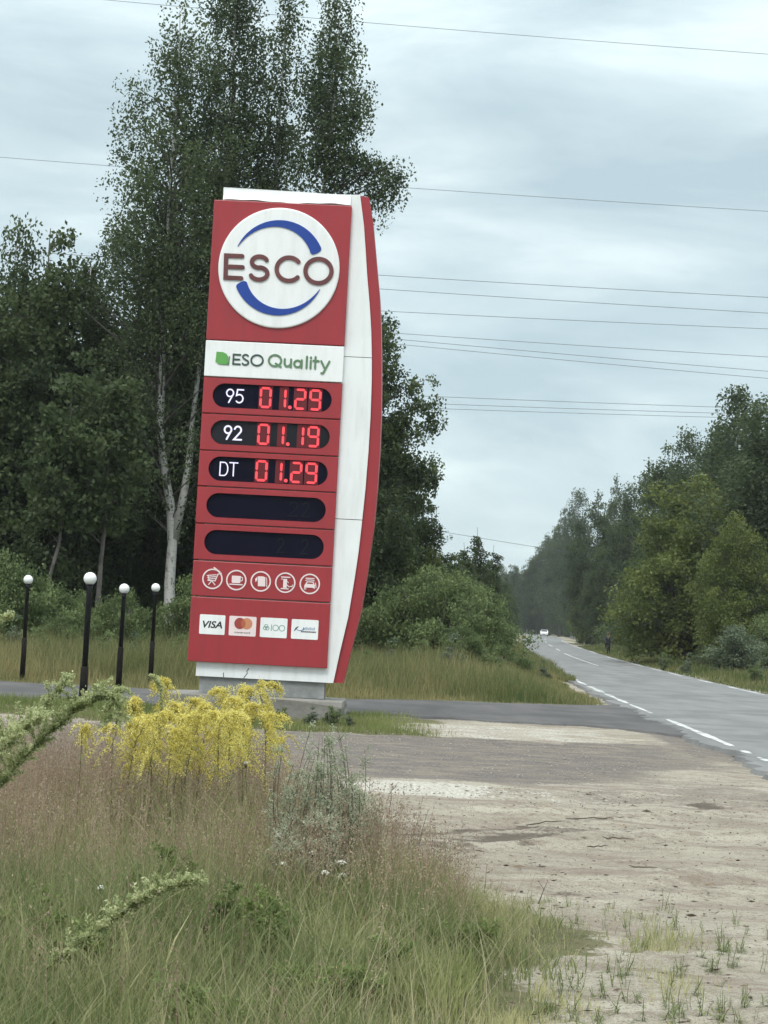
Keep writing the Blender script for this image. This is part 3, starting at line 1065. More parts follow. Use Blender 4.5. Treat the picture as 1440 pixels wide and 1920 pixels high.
PRICES = [('95', '0129', 0), ('92', '0119', 1), ('DT', '0129', 0), (None, '22', 0), (None, '22', 0)]
for k, (grade, digits, grey) in enumerate(PRICES):
    z1, z0 = ROWS[2 + k] - 0.009, ROWS[3 + k] + 0.009
    zc = (z0 + z1) / 2 + 0.006
    hole = pill(-1.195, 0.89, zc, 0.425)
    pn = plate_with_hole(XL, XR, z0, z1, hole, 0.0, 0.098).build('price_panel', M['red'], sign)
    mb = MB()
    mb.prism(hole, 0.050, 0.097)
    mb.build('display', M['window_grey' if grey else 'window'], pn)
    dh = 0.186
    if grade:
        mb = MB()
        if grade == 'DT':
            stroke_glyph(mb, 'D', -0.995, -0.86, zc - 0.115, zc + 0.115, 0.020, 0.05)
            stroke_glyph(mb, 'T', -0.83, -0.69, zc - 0.115, zc + 0.115, 0.020, 0.05)
        else:
            stroke_glyph(mb, '9', -0.96, -0.83, zc - 0.115, zc + 0.115, 0.030 if grey else 0.024, 0.05)
            stroke_glyph(mb, grade[1], -0.79, -0.655, zc - 0.115, zc + 0.115, 0.030 if grey else 0.024, 0.05)
        mb.build('fuel_grade', M['ledwhite'], pn)
        slots = [(-0.375, -0.165), (-0.10, 0.095), (0.235, 0.44), (0.495, 0.705)]
        mb = MB()
        for ch, (a, b) in zip(digits, slots):           # added emitting card behind each digit imitates LED glow on the display
            if ch == '1':
                a = b - 0.11
                b += 0.02
            mb.prism([(a - 0.015, zc - dh - 0.014), (b + 0.015, zc - dh - 0.014), (b + 0.015, zc + dh + 0.014), (a - 0.015, zc + dh + 0.014)], 0.047, 0.0502)
        mb.build('digit_glow', M['ledglow'], pn)
        mb = MB()
        for ch, (a, b) in zip(digits, slots):
            seg_digit(mb, ch, a, b, zc - dh, zc + dh, 0.046)
            mb.build('price_digit', M['led'], pn)
            mb = MB()
        mb.prism(circle(0.163, zc - dh + 0.035, 0.032, 14), 0.034, 0.046)
        mb.build('decimal_point', M['led'], pn)
    else:
        mb = MB()
        for ch, (a, b) in zip(digits, [(0.07, 0.19), (0.49, 0.61)] if k == 4 else [(0.24, 0.40), (0.47, 0.60)]):
            mb = MB()
            stroke_glyph(mb, ch, a, b, zc - 0.12, zc + 0.12, 0.022, 0.05)
            mb.build('unlit_digit', M['ledoff'], pn)

# service icons
ICX = [-1.012, -0.596, -0.171, 0.256, 0.682]
IZ = 2.310


def icon(k):
    cx = ICX[k]
    mb = MB()
    y, yb = -0.008, 0.0
    mb.ribbon(circle(cx, IZ, 0.166, 40), 0.024, y, yb, closed=True)

    def S_(pts, wd=0.02, cl=False):
        S_.n += 1
        mb.ribbon([(cx + a, IZ + b) for a, b in pts], wd, y - 0.0007 * S_.n, yb, closed=cl, rnd=not cl)
    S_.n = 0

    def B_(pts):
        S_.n += 1
        mb.prism([(cx + a, IZ + b) for a, b in pts], y - 0.0007 * S_.n, yb)
    if k == 0:      # shopping cart
        S_([(0.15, 0.105), (0.09, 0.085), (0.05, -0.03), (-0.075, -0.03)], 0.018)
        for q in range(3):
            S_([(-0.095 + 0.01 * q, 0.055 - 0.032 * q), (0.06 - .005 * q, 0.075 - 0.032 * q)], 0.016)
        S_([(-0.02, -0.045), (-0.06, -0.10)], 0.016)
        S_([(0.0, -0.045), (0.05, -0.10)], 0.016)
        S_([(-0.075, 0.05), (-0.055, -0.03)], 0.014)
        S_([(0.02, 0.195), (0.12, 0.125)], 0.026)
    elif k == 1:    # cup on a saucer
        B_([(-0.07, -0.05), (0.06, -0.05), (0.072, -0.03), (0.075, 0.075), (-0.08, 0.075), (-0.08, -0.03)])
        S_([(0.08, 0.055), (0.105, 0.05), (0.105, 0.0), (0.08, -0.012)], 0.014)
        S_([(-0.11, -0.075), (0.105, -0.075)], 0.020)
    elif k == 2:    # fuel canister
        B_([(-0.045, -0.085), (0.075, -0.085), (0.085, -0.07), (0.075, 0.075), (0.03, 0.09), (-0.055, 0.085), (-0.05, 0.0)])
        B_([(-0.10, 0.035), (-0.062, 0.08), (-0.060, 0.02), (-0.088, -0.02)])
        S_([(0.09, 0.07), (0.105, 0.03), (0.11, -0.09)], 0.012)
    elif k == 3:    # air pump with hose
        B_([(-0.035, -0.09), (0.03, -0.09), (0.03, 0.065), (-0.035, 0.065)])
        S_([(-0.07, 0.095), (0.075, 0.095)], 0.020)
        S_([(-0.07, 0.06), (-0.045, 0.06)], 0.014)
        S_([(-0.065, -0.105), (0.055, -0.105)], 0.020)
        S_([(0.035, -0.04), (0.07, -0.07), (0.10, -0.06), (0.12, -0.065), (0.13, -0.035)], 0.014)
        S_([(0.038, 0.02), (0.055, 0.0)], 0.012)
    else:           # car under a wash arch
        S_([(-0.07, 0.095), (0.07, 0.095)], 0.018)
        S_([(-0.075, 0.055), (-0.05, 0.068), (0.05, 0.068), (0.075, 0.055)], 0.014)
        S_([(-0.075, -0.02), (-0.045, 0.035), (0.055, 0.035), (0.08, -0.02)], 0.018)
        B_([(-0.095, -0.075), (-0.06, -0.065), (0.055, -0.065), (0.09, -0.085), (0.092, -0.02), (0.06, 0.0), (-0.06, 0.0), (-0.09, -0.02)])
        S_([(0.098, 0.02), (0.112, -0.06)], 0.014)
        S_([(-0.09, -0.09), (-0.06, -0.09)], 0.018)
    mb.build('service_icon', M['pink'], services)


for k in range(5):
    icon(k)

# payment cards
CARDS = [(-1.192, -0.748), (-0.678, -0.207), (-0.136, 0.332), (0.405, 0.872)]
CZ0, CZ1 = 1.350, 1.690


def rrect(x0, x1, z0, z1, r, n=4):
    p = []
    for cx, cz, a0 in ((x1 - r, z0 + r, -90), (x1 - r, z1 - r, 0), (x0 + r, z1 - r, 90), (x0 + r, z0 + r, 180)):
        p += arc_pts(cx, cz, r, r, a0, a0 + 90, n)
    return p


YC = -0.006
for k, (a, b) in enumerate(CARDS):
    mb = MB()
    mb.prism(rrect(a, b, CZ0, CZ1, 0.02), YC, 0.0, 0)
    w_ = b - a
    cz = (CZ0 + CZ1) / 2
    if k == 0:
        put_text('card_text', 'VISA', a + 0.055, b - 0.045, cz - 0.060, cz + 0.062, None, None, YC, 0.003, shear=0.22, bold=0.022, into=mb, mi=1)
        mats = [M['offwhite'], M['ink']]
    elif k == 1:
        mb.prism(circle(a + w_ * 0.40, cz + 0.045, 0.098, 32), YC - 0.003, YC, 1)
        mb.prism(circle(a + w_ * 0.65, cz + 0.045, 0.098, 32), YC - 0.002, YC, 2)
        lens = []
        c1, c2, r_ = a + w_ * 0.40, a + w_ * 0.65, 0.098
        hh = math.sqrt(r_ * r_ - ((c2 - c1) / 2) ** 2)
        aa = math.degrees(math.asin(hh / r_))
        lens = arc_pts(c1, cz + .045, r_, r_, -aa, aa, 12) + arc_pts(c2, cz + .045, r_, r_, 180 - aa, 180 + aa, 12)[1:-1]
        mb.prism(lens, YC - 0.004, YC, 3)
        put_text('card_text', 'mastercard', a + 0.10, b - 0.10, CZ0 + 0.045, CZ0 + 0.078, None, None, YC, 0.002, into=mb, mi=4)
        mats = [M['pink'], M['mred'], M['morange'], M['mbrown'], M['ink']]
    elif k == 2:
        kx = a + 0.105
        for q in range(3):
            an = math.radians(90 + 120 * q)
            mb.ribbon(circle(kx + 0.022 * math.cos(an), cz + 0.022 * math.sin(an), 0.030, 18), 0.010, YC - 0.002 - 0.0006 * q, YC, closed=True, m=1)
        mb.ribbon([(a + 0.195, cz + 0.05), (a + 0.195, cz - 0.05)], 0.012, YC - 0.002, YC, m=1, rnd=True)
        mb.ribbon(circle(a + 0.268, cz, 0.049, 24), 0.011, YC - 0.002, YC, closed=True, m=1)
        mb.ribbon(circle(a + 0.378, cz, 0.049, 24), 0.011, YC - 0.0026, YC, closed=True, m=1)
        mats = [M['offwhite'], M['inkgreen']]
    else:
        mb.ribbon([(a + 0.05, cz - 0.035), (a + 0.085, cz + 0.015), (a + 0.12, cz + 0.045)], [0.008, 0.026, 0.010], YC - 0.002, YC, m=1)
        mb.ribbon(arc_pts(a + 0.15, cz + 0.035, 0.075, 0.06, 200, 350, 10), [0.006 + 0.0012 * q for q in range(11)], YC - 0.0028, YC, m=2)
        for q in range(6):
            x_ = a + 0.20 + 0.036 * q
            mb.ribbon([(x_, cz - 0.008), (x_ + 0.012, cz + 0.036), (x_ + 0.024, cz + 0.036 if q % 2 else cz + 0.012), (x_ + 0.026, cz - 0.008)], 0.007, YC - 0.002, YC, m=2)
        for q in range(8):
            x_ = a + 0.17 + 0.033 * q
            mb.ribbon([(x_, cz - 0.052), (x_ + 0.010, cz - 0.028), (x_ + 0.022, cz - 0.050), (x_ + 0.026, cz - 0.030)], 0.009, YC - 0.002, YC, m=1)
        mats = [M['offwhite'], M['ink'], M['inkblue']]
    mb.build('payment_card_plate', mats, payment)

# footing of the sign
mb = MB()
bm = bmesh.new()
bmesh.ops.create_cube(bm, size=1)
bmesh.ops.subdivide_edges(bm, edges=list(bm.edges), cuts=3, use_grid_fill=True)
r_ = random.Random(2)
for v in bm.verts:
    v.co = Vector((v.co.x * 3.05, v.co.y * 2.1, v.co.z * 0.36))
    v.co += Vector((r_.uniform(-.02, .02), r_.uniform(-.012, .012), r_.uniform(-.012, .012)))
mb.bm(bm)
pad = mb.build('concrete_footing', M['concrete'])
pad.location = (SX - 0.14, SY + 0.25, 0.145)
pad.rotation_euler = (0, 0, SYAW)
tag(pad, 'rough grey concrete footing slab under the fuel price sign', 'footing')
for x0, x1 in ((-1.1, -0.75), (0.62, 1.0), (-0.2, 0.2)):
    mb = MB()
    mb.box(x0, x1, 0.13, 0.5, 0.322, 0.331, 0, 0.002)
    mb.build('mounting_plate', M['black'], sign)

# ------------------------------------------------------------------ globe lamps
LAMPS = [((53, 1087), 43.0, 0.105, 0.95, 'globe lamp farthest left, slim black post beyond the drive'),
         ((169, 1085), 35.5, 0.120, 0.62, 'tallest globe lamp, with the biggest white ball, second from the left'),
         ((233, 1104), 36.6, 0.098, 0.98, 'globe lamp with thick black sleeve on the near side of the drive, third from left'),
         ((292, 1102), 43.6, 0.100, 1.00, 'globe lamp closest to the white birch trunk, on the right of the row')]
for (px, py), d, gr, sl, lab in LAMPS:
    p = P(px, py, d)
    H = p.z
    t = thing('globe_lamp', lab, 'lamp post', (p.x, d, 0), 0, 'white globe garden lamps by the drive')
    big = gr > 0.11
    mb = MB()
    mb.tube([(0, 0, 0), (0, 0, sl - 0.02), (0, 0, sl)], [0.078 if big else 0.060, 0.070 if big else 0.055, 0.045], 14)
    mb.build('post_sleeve', M['blackwood'], t, True)
    mb = MB()
    mb.tube([(0, 0, sl - 0.01), (0, 0, H - gr - 0.07), (0, 0, H - gr - 0.06), (0, 0, H - gr + 0.02)], [0.054 if big else 0.044, 0.052 if big else 0.040, 0.055 if big else 0.05, 0.055 if big else 0.05], 14)
    mb.build('pole', M['black'], t, True)
    mb = MB()
    mb.tube([(0, 0, H - gr - 0.012), (0, 0, H - gr - 0.006), (0, 0, H - gr * 0.86), (0, 0, H - gr * 0.84)], [gr * 0.38, gr * 0.60, gr * 0.62, gr * 0.5], 18)
    mb.build('collar', M['black'], t, True)
    bm = bmesh.new()
    bmesh.ops.create_uvsphere(bm, u_segments=28, v_segments=18, radius=gr)
    bmesh.ops.translate(bm, verts=bm.verts, vec=(0, 0, H))
    mb = MB()
    mb.bm(bm)
    mb.build('globe', M['globe'], t, True)

# ------------------------------------------------------------------ power lines
WIRES = [((190, 0), (680, 43), (1440, 105), 'highest wire in the sky, crossing above the birch crowns'),
         ((0, 297), (745, 354), (1440, 398), 'lone wire passing behind the birches level with the top of the sign'),
         ((700, 516), (1100, 540), (1440, 558), 'upper wire of the pair level with the round logo'),
         ((700, 542), (1100, 567), (1440, 588), 'lower wire of the pair level with the round logo'),
         ((745, 585), (1100, 603), (1440, 617), 'single wire below the logo pair and above the bunch of three'),
         ((780, 628), (1100, 649), (1440, 670), 'top wire of the bunch of three beside the green leaf lettering'),
         ((780, 640), (1100, 668), (1440, 697), 'middle wire of the bunch of three beside the green leaf lettering'),
         ((780, 649), (1100, 680), (1440, 710), 'bottom wire of the bunch of three beside the green leaf lettering'),
         ((815, 744), (1100, 755), (1355, 764), 'top wire of the low trio ending at the tall trees on the right'),
         ((805, 757), (1100, 768), (1355, 775), 'middle wire of the low trio ending at the tall trees on the right'),
         ((805, 766), (1100, 776), (1355, 783), 'bottom wire of the low trio ending at the tall trees on the right'),
         ((850, 1000), (940, 1017), (1000, 1024), 'short low wire over the gap where the road disappears')]
for k, (a, b, c, lab) in enumerate(WIRES):
    d = 135 + 3.0 * k if k < 11 else 330
    A, B, Cc = P(*a, d), P(*b, d), P(*c, d)
    # parabola z(x) through the three points, carried on well past the frame
    co = np.polyfit([A.x, B.x, Cc.x], [A.z, B.z, Cc.z], 2)
    co1 = np.polyfit([A.x, B.x, Cc.x], [A.z, B.z, Cc.z], 1)
    co = np.array([0.00018, 0, 0]) + np.array([0, co1[0] - 2 * 0.00018 * B.x, co1[1] + 0.00018 * B.x ** 2])
    pts = [(x_, d, float(np.polyval(co, x_))) for x_ in np.linspace(-75, 90, 34)]
    mb = MB()
    r0 = 0.020 if k != 11 else 0.04
    if k in (0, 1):
        r0 = 0.017
    mb.tube(pts, r0, 5)
    tag(mb.build('power_line', M['wire'], None, True), lab, 'wire', 'overhead power lines')


# ------------------------------------------------------------------ trees
def unit(v):
    return v / (np.linalg.norm(v, axis=-1, keepdims=True) + 1e-9)


def leaf_quads(cn, size, rng, droop=0.4, asp=0.62, up=0.0):
    n = len(cn)
    a = rng.normal(size=(n, 3))
    a[:, 2] -= droop * 1.6
    a = unit(a)
    b = rng.normal(size=(n, 3))
    if up:
        nrm = rng.normal(size=(n, 3)) * 0.7 + np.array([0, 0, up])
        b = np.cross(a, nrm)
    b = unit(b - a * np.sum(a * b, 1, keepdims=True))
    s_ = (size * rng.uniform(0.6, 1.3, n))[:, None]
    V = np.empty((n, 4, 3))
    V[:, 0] = cn - a * s_ * 0.5
    V[:, 1] = cn + b * s_ * asp * 0.5
    V[:, 2] = cn + a * s_ * 0.5
    V[:, 3] = cn - b * s_ * asp * 0.5
    return V.reshape(-1, 3), np.arange(4 * n).reshape(-1, 4)


def lobes(rng, k=5):
    return [(rng.integers(1, 5), rng.uniform(0, 6.28), rng.uniform(0.6, 2.2), rng.uniform(0, 6.28)) for _ in range(k)]


def lob_val(lb, th, t):
    return sum(math.sin(a * th + p) * math.sin(b * t * 6.28 + q) for a, p, b, q in lb) / len(lb)


def crown_meshes(seed, H, base, profile, n_clump, per, leaf, clump_r, trunk_r, mats, style='broad', clear=None, trunk_path=None, forks=(), extra=(), lob=0.5, hang=0.0, fill=0.45):
    """Returns (trunk mesh, crown mesh). profile: radius at t = 0..1 of the crown height."""
    rng = np.random.default_rng(seed)
    rnd = random.Random(seed)
    lb = lobes(rng)
    mb = MB()
    if trunk_path is None:
        bx, by = rng.normal(0, 0.012 * H, 2)
        trunk_path = [(0, 0, -0.1), (bx * .3, by * .3, H * .25), (bx, by, H * .55), (bx * .7, by * .9, H * .8), (bx * .5, by * .6, H * 0.97)]
    tp = [Vector(p) for p in trunk_path]
    tz = [p.z for p in tp]

    def trunk_at(z):
        return Vector((float(np.interp(z, tz, [p.x for p in tp])), float(np.interp(z, tz, [p.y for p in tp])), z))
    dense = [trunk_at(z) for z in np.linspace(tz[0], tz[-1], 18)]
    wob = [Vector((rnd.uniform(-1, 1), rnd.uniform(-1, 1), 0)) * trunk_r * 0.25 for _ in dense]
    dense = [p + q for p, q in zip(dense, wob)]
    rad = [max(0.02, trunk_r * (1 - 0.93 * ((p.z - tz[0]) / (tz[-1] - tz[0])) ** 0.8)) * (1.3 if i == 0 else 1) for i, p in enumerate(dense)]
    mb.tube(dense, rad, 9)
    for fk in forks:
        pts = [Vector(p) for p, r in fk]
        mb.tube(pts, [r for p, r in fk], 8)
    cl = []
    pr_t = np.linspace(0, 1, len(profile))
    ts = np.linspace(0, 1, 200)
    wts = np.interp(ts, pr_t, profile) ** 1.5 + 0.02
    wts /= wts.sum()
    for _ in range(n_clump):
        t_ = float(rng.choice(ts, p=wts)) + rng.uniform(-.003, .003)
        th = rng.uniform(0, 2 * PI)
        r = float(np.interp(t_, pr_t, profile)) * (1 + lob * 1.6 * lob_val(lb, th, t_))
        rr_ = max(0.02, r) * rng.uniform(0, 1) ** fill
        z = base + t_ * (H - base)
        ax = trunk_at(min(z, tz[-1]))
        c = np.array([ax.x + rr_ * math.cos(th), ax.y + rr_ * math.sin(th), z + rng.normal(0, 0.15)])
        if clear and rng.uniform() < 0.82 and c[1] < 0.9 and clear[0] < c[0] < clear[1] and c[2] < clear[2]:
            continue
        cl.append((c, clump_r * rng.uniform(0.55, 1.25)))
    for (c, rad_, n_) in extra:
        for _ in range(n_):
            q = rng.normal(size=3) * np.array(rad_) * 0.5
            cl.append((np.array(c) + q, clump_r * rng.uniform(0.5, 1.0)))
    allc, allt = [], []
    for c, cr_ in cl:
        if style in ('broad', 'birch') and rng.uniform() < 0.55:
            hr = math.hypot(c[0] - trunk_at(c[2]).x, c[1] - trunk_at(c[2]).y)
            z0 = max(min(base * 0.9, c[2] * 0.8), c[2] - hr * rng.uniform(0.5, 1.1))
            s0 = trunk_at(z0)
            e_ = Vector(c)
            midp = s0.lerp(e_, 0.5) + Vector((rnd.uniform(-.2, .2), rnd.uniform(-.2, .2), 0.12 * hr))
            br = max(0.012, min(0.32 * trunk_r, 0.016 * hr + 0.012))
            mb.tube([s0, midp, e_], [br, br * 0.6, 0.008], 4, m=1, cap=False)
        n = max(6, int(per * (cr_ / clump_r) ** 2 * rng.uniform(0.7, 1.3)))
        q = rng.normal(size=(n, 3))
        q = unit(q) * (rng.uniform(0, 1, (n, 1)) ** 0.5) * cr_
        q[:, 2] *= 0.75
        if hang:
            m_h = rng.uniform(size=n) < 0.55
            k = max(2, int(n / 14))
            anc = q[rng.integers(0, n, k)]
            ii = rng.integers(0, k, n)
            drop = rng.uniform(0, hang, n)
            hp = anc[ii] + rng.normal(0, 0.06, (n, 3))
            hp[:, 2] -= drop
            q = np.where(m_h[:, None], hp, q)
        allc.append(c + q)
        allt.append(np.clip(rng.uniform(0.15, 0.85) + rng.normal(0, 0.16, n), 0, 1))
    cn = np.concatenate(allc)
    tt = np.concatenate(allt)
    V, Q = leaf_quads(cn, leaf, rng, 0.5 if hang else 0.25, 0.66, 0.6)
    crown = np_mesh('crown', V, Q, M[mats[1]], np.repeat(tt, 4))
    me = bpy.data.meshes.new('trunk')
    me.from_pydata(mb.v, [], mb.f)
    me.polygons.foreach_set('use_smooth', [True] * len(me.polygons))
    me.materials.append(M[mats[0]])
    me.materials.append(M['greybark'])
    me.polygons.foreach_set('material_index', mb.m)
    return me, crown


def plant_tree(name, meshes, loc, label, cat='tree', group=None, rz=0.0, sc=(1, 1, 1)):
    t = thing(name, label, cat, loc, rz, group)
    t.scale = sc
    link('trunk', meshes[0], t)
    link('crown', meshes[1], t)
    return t


# the four tall birches behind the sign
D0 = 70.0


def tr(px, py, d, bx):
    p = P(px, py, d)
    return (p.x - bx, 0.0, p.z)


bxA = P(315, 1190, D0).x
mA = crown_meshes(11, 24.3, 4.8, [1.3, 2.3, 2.9, 3.1, 3.1, 2.9, 2.4, 1.8, 1.2, 0.5], 560, 180, 0.125, 0.75, 0.235, ('birchbark', 'birchleaf'), 'birch',
                  trunk_path=[(0, 0, -0.1), tr(318, 1090, D0, bxA), tr(327, 1000, D0, bxA), tr(312, 900, D0, bxA), tr(302, 800, D0, bxA), tr(302, 620, D0, bxA), tr(318, 400, D0, bxA), tr(335, 150, D0, bxA), tr(338, 20, D0, bxA)],
                  forks=[[(tr(326, 1010, D0, bxA), 0.16), (tr(342, 940, D0, bxA), 0.15), (tr(354, 870, D0, bxA), 0.13), (tr(362, 780, D0, bxA), 0.10), (tr(385, 600, D0, bxA), 0.06)]], hang=1.3, lob=0.6, fill=0.6, clear=(-1.1, 1.4, 11.0))
plant_tree('birch_tree', mA, (bxA, D0, 0), 'big birch with forked white trunk left of the price sign', 'birch', 'tall birches behind the sign')
bxB = P(470, 1190, 72).x
mB = crown_meshes(12, 26.8, 6.0, [1.6, 2.0, 2.1, 2.2, 2.1, 2.0, 1.8, 1.6, 1.2, 0.6], 380, 190, 0.125, 0.7, 0.28, ('birchbark', 'birchleaf'), 'birch', hang=1.2, lob=0.5, fill=0.6)
plant_tree('birch_tree', mB, (P(440, 100, 72).x, 72, 0), 'tallest dense dark birch rising behind the left half of the sign', 'birch', 'tall birches behind the sign')
mB2 = crown_meshes(13, 25.8, 6.0, [1.1, 1.4, 1.5, 1.4, 1.1, 1.0, 0.9, 1.0, 0.9, 0.5], 190, 180, 0.125, 0.65, 0.24, ('birchbark', 'birchleaf'), 'birch', hang=1.2, lob=0.7, fill=0.6)
plant_tree('birch_tree', mB2, (P(535, 200, 73).x, 73, 0), 'thin crowned birch with pale upper trunk showing above middle of sign', 'birch', 'tall birches behind the sign')
xC = P(648, 120, 70).x
mC = crown_meshes(14, 24.6, 8.0, [1.0, 1.2, 1.2, 1.2, 1.1, 1.0, 1.2, 1.25, 1.0, 0.5], 190, 190, 0.125, 0.62, 0.22, ('birchbark', 'birchleaf'), 'birch', hang=1.1, lob=0.6, fill=0.6,
                  extra=[((P(720, 325, 70).x - xC, 0, P(720, 325, 70).z), (0.75, 0.6, 0.7), 16), ((P(690, 300, 70).x - xC, 0, P(690, 300, 70).z), (0.8, 0.6, 0.4), 10), ((P(712, 375, 70).x - xC, 0, P(712, 375, 70).z), (0.3, 0.4, 0.5), 5)])
plant_tree('birch_tree', mC, (xC, 70, 0), 'birch over the top right corner of sign, one branch reaching right', 'birch', 'tall birches behind the sign')

# dark tree along the right side of the sign
p = P(700, 900, 72)
m = crown_meshes(15, P(728, 575, 72).z, 2.5, [1.9, 2.1, 2.1, 1.95, 1.75, 1.5, 1.3, 1.0, 0.7, 0.3], 300, 190, 0.135, 0.6, 0.22, ('greybark', 'darkleaf'), 'broad', hang=0.3, lob=0.75, fill=0.55,
                 extra=[((P(785, 715, 72).x - p.x, 0, P(785, 715, 72).z), (0.5, .5, .4), 5), ((P(785, 770, 72).x - p.x, 0, P(785, 770, 72).z), (0.5, .5, .4), 5), ((P(795, 890, 72).x - p.x, 0, P(795, 890, 72).z), (0.6, .5, .4), 7)])
plant_tree('dark_tree', m, (p.x, 72, 0), 'dark leafy tree rising along the right edge of the sign', 'tree')

# prototypes shared by the rest of the wood
PROT = {}
PROT['dark'] = [crown_meshes(21 + k, 16, 1.6, pr_, 260, 165, 0.185, 0.80, 0.20, ('greybark', 'darkleaf'), 'broad', hang=0.5, lob=0.6, fill=0.5)
                for k, pr_ in enumerate(([1.9, 2.4, 2.6, 2.7, 2.6, 2.3, 2.0, 1.6, 1.0, 0.35], [2.1, 2.5, 2.5, 2.3, 2.3, 2.2, 1.7, 1.3, 1.0, 0.4], [1.6, 2.2, 2.7, 2.8, 2.5, 2.5, 2.1, 1.4, 0.7, 0.3]))]
PROT['birch'] = [crown_meshes(31 + k, 16, 2.0, pr_, 240, 165, 0.17, 0.78, 0.15, ('birchbark', 'birchleaf'), 'birch', hang=1.0, lob=0.6, fill=0.5)
                 for k, pr_ in enumerate(([1.6, 2.2, 2.4, 2.3, 2.2, 2.0, 1.7, 1.3, 0.8, 0.3], [1.8, 2.1, 2.2, 2.4, 2.2, 1.8, 1.5, 1.3, 1.0, 0.35]))]
PROT['spire'] = [crown_meshes(41, 16, 1.0, [2.2, 2.4, 2.2, 1.9, 1.6, 1.3, 1.0, 0.7, 0.45, 0.15], 220, 95, 0.24, 0.7, 0.17, ('greybark', 'darkleaf'), 'broad', lob=0.5, fill=0.5)]
PROT['pale'] = [crown_meshes(51, 9, 0.7, [2.6, 3.0, 3.1, 3.0, 2.9, 2.6, 2.2, 1.7, 1.1, 0.4], 330, 150, 0.165, 0.75, 0.16, ('greybark', 'paleleaf'), 'broad', lob=0.6, fill=0.4)]


def shrub(seed, H, profile, leafm, n, per=150, leaf=0.115, cr_=0.5):
    rng = np.random.default_rng(seed)
    stems = []
    for k in range(6):
        a = rng.uniform(0, 6.28)
        r = profile[len(profile) // 2] * rng.uniform(0.3, 0.75)
        stems.append([((0.05 * math.cos(a), 0.05 * math.sin(a), 0), 0.04), ((r * 0.5 * math.cos(a), r * 0.5 * math.sin(a), H * 0.4), 0.03), ((r * math.cos(a), r * math.sin(a), H * 0.8), 0.012)])
    return crown_meshes(seed, H, 0.15, profile, n, per, leaf, cr_, 0.05, ('greybark', leafm), 'broad', forks=stems, lob=0.55, fill=0.45)


PROT['bush'] = [shrub(61, 3.6, [2.0, 2.4, 2.5, 2.4, 2.2, 1.7, 0.8], 'bushleaf', 200), shrub(62, 3.0, [1.5, 1.8, 1.9, 1.7, 1.4, 0.9, 0.4], 'bushleaf', 150)]
PROT['darkbush'] = [shrub(63, 3.2, [1.7, 2.0, 2.1, 1.9, 1.6, 1.1, 0.5], 'darkleaf', 170)]
PROT['willow'] = [shrub(64, 2.2, [0.9, 1.2, 1.3, 1.2, 1.0, 0.8, 0.4], 'willowleaf', 110, 90, 0.10, 0.35)]
HB = {'dark': 16, 'birch': 16, 'spire': 16, 'pale': 9, 'bush': 3.6, 'darkbush': 3.2, 'willow': 2.2}
_rot = random.Random(9)


def put(kind, px, py, d, label, group=None, wide=1.0, name=None, var=None, cat=None):
    """A tree of one kind whose top is at photo pixel (px, py) when standing d metres off."""
    x_, z_ = top_at(px, py, d)
    v = _rot.randrange(len(PROT[kind])) if var is None else var
    h0 = HB[kind] if not (kind == 'bush' and v == 1) else 3.0
    s_ = z_ / (h0 * 1.02)
    nm = name or {'dark': 'dark_tree', 'birch': 'birch_tree', 'spire': 'dark_tree', 'pale': 'light_green_tree', 'bush': 'green_shrub', 'darkbush': 'dark_shrub', 'willow': 'willow_shrub'}[kind]
    ct = cat or ('shrub' if 'bush' in kind or kind == 'willow' else 'birch' if kind == 'birch' else 'tree')
    ws = s_ * wide if kind in ('bush', 'darkbush', 'willow', 'pale', 'weed') else (0.55 + 0.45 * s_) * wide
    return plant_tree(nm, PROT[kind][v], (x_, d, -0.03), label, ct, group, _rot.uniform(0, 6.28), (ws, ws, s_))


G_L = 'trees of the left wood'
put('dark', 95, 388, 70, 'dark tree with rounded top, highest at the far left of the photo', G_L, 1.0, var=0)
put('birch', 30, 405, 73, 'slim pointed tree just left of the rounded dark tree, at the photo edge', G_L, 0.8)
put('dark', -70, 450, 69, 'dark tree cut by the left edge of the photo', G_L, 1.0)
put('birch', 170, 462, 72, 'lower birch filling the gap between rounded dark tree and forked birch', G_L, 0.9)
put('dark', 205, 560, 74, 'olive dark tree standing left of the forked white trunk', G_L, 0.85, var=2)
put('dark', 60, 640, 72, 'shorter dark tree behind the leftmost globe lamp', G_L, 0.9, var=1)
put('dark', 400, 520, 75, 'dark tree filling the space between forked birch and the sign', G_L, 0.9)
put('dark', 290, 470, 78, 'dark tree directly behind the forked birch', G_L, 1.0)
for k in range(7):
    put('dark' if k % 3 else 'birch', -140 + 105 * k, 590 - 25 * (k % 3), 84 + 4 * (k % 2), 'dark tree deep in the left wood behind the front row', 'trees deep in the left wood', 1.25)
for k in range(3):
    put('dark', -330 + 90 * k, 470, 70 + 2 * k, 'dark tree of the left wood beyond the edge of the photo', 'trees deep in the left wood', 1.1)
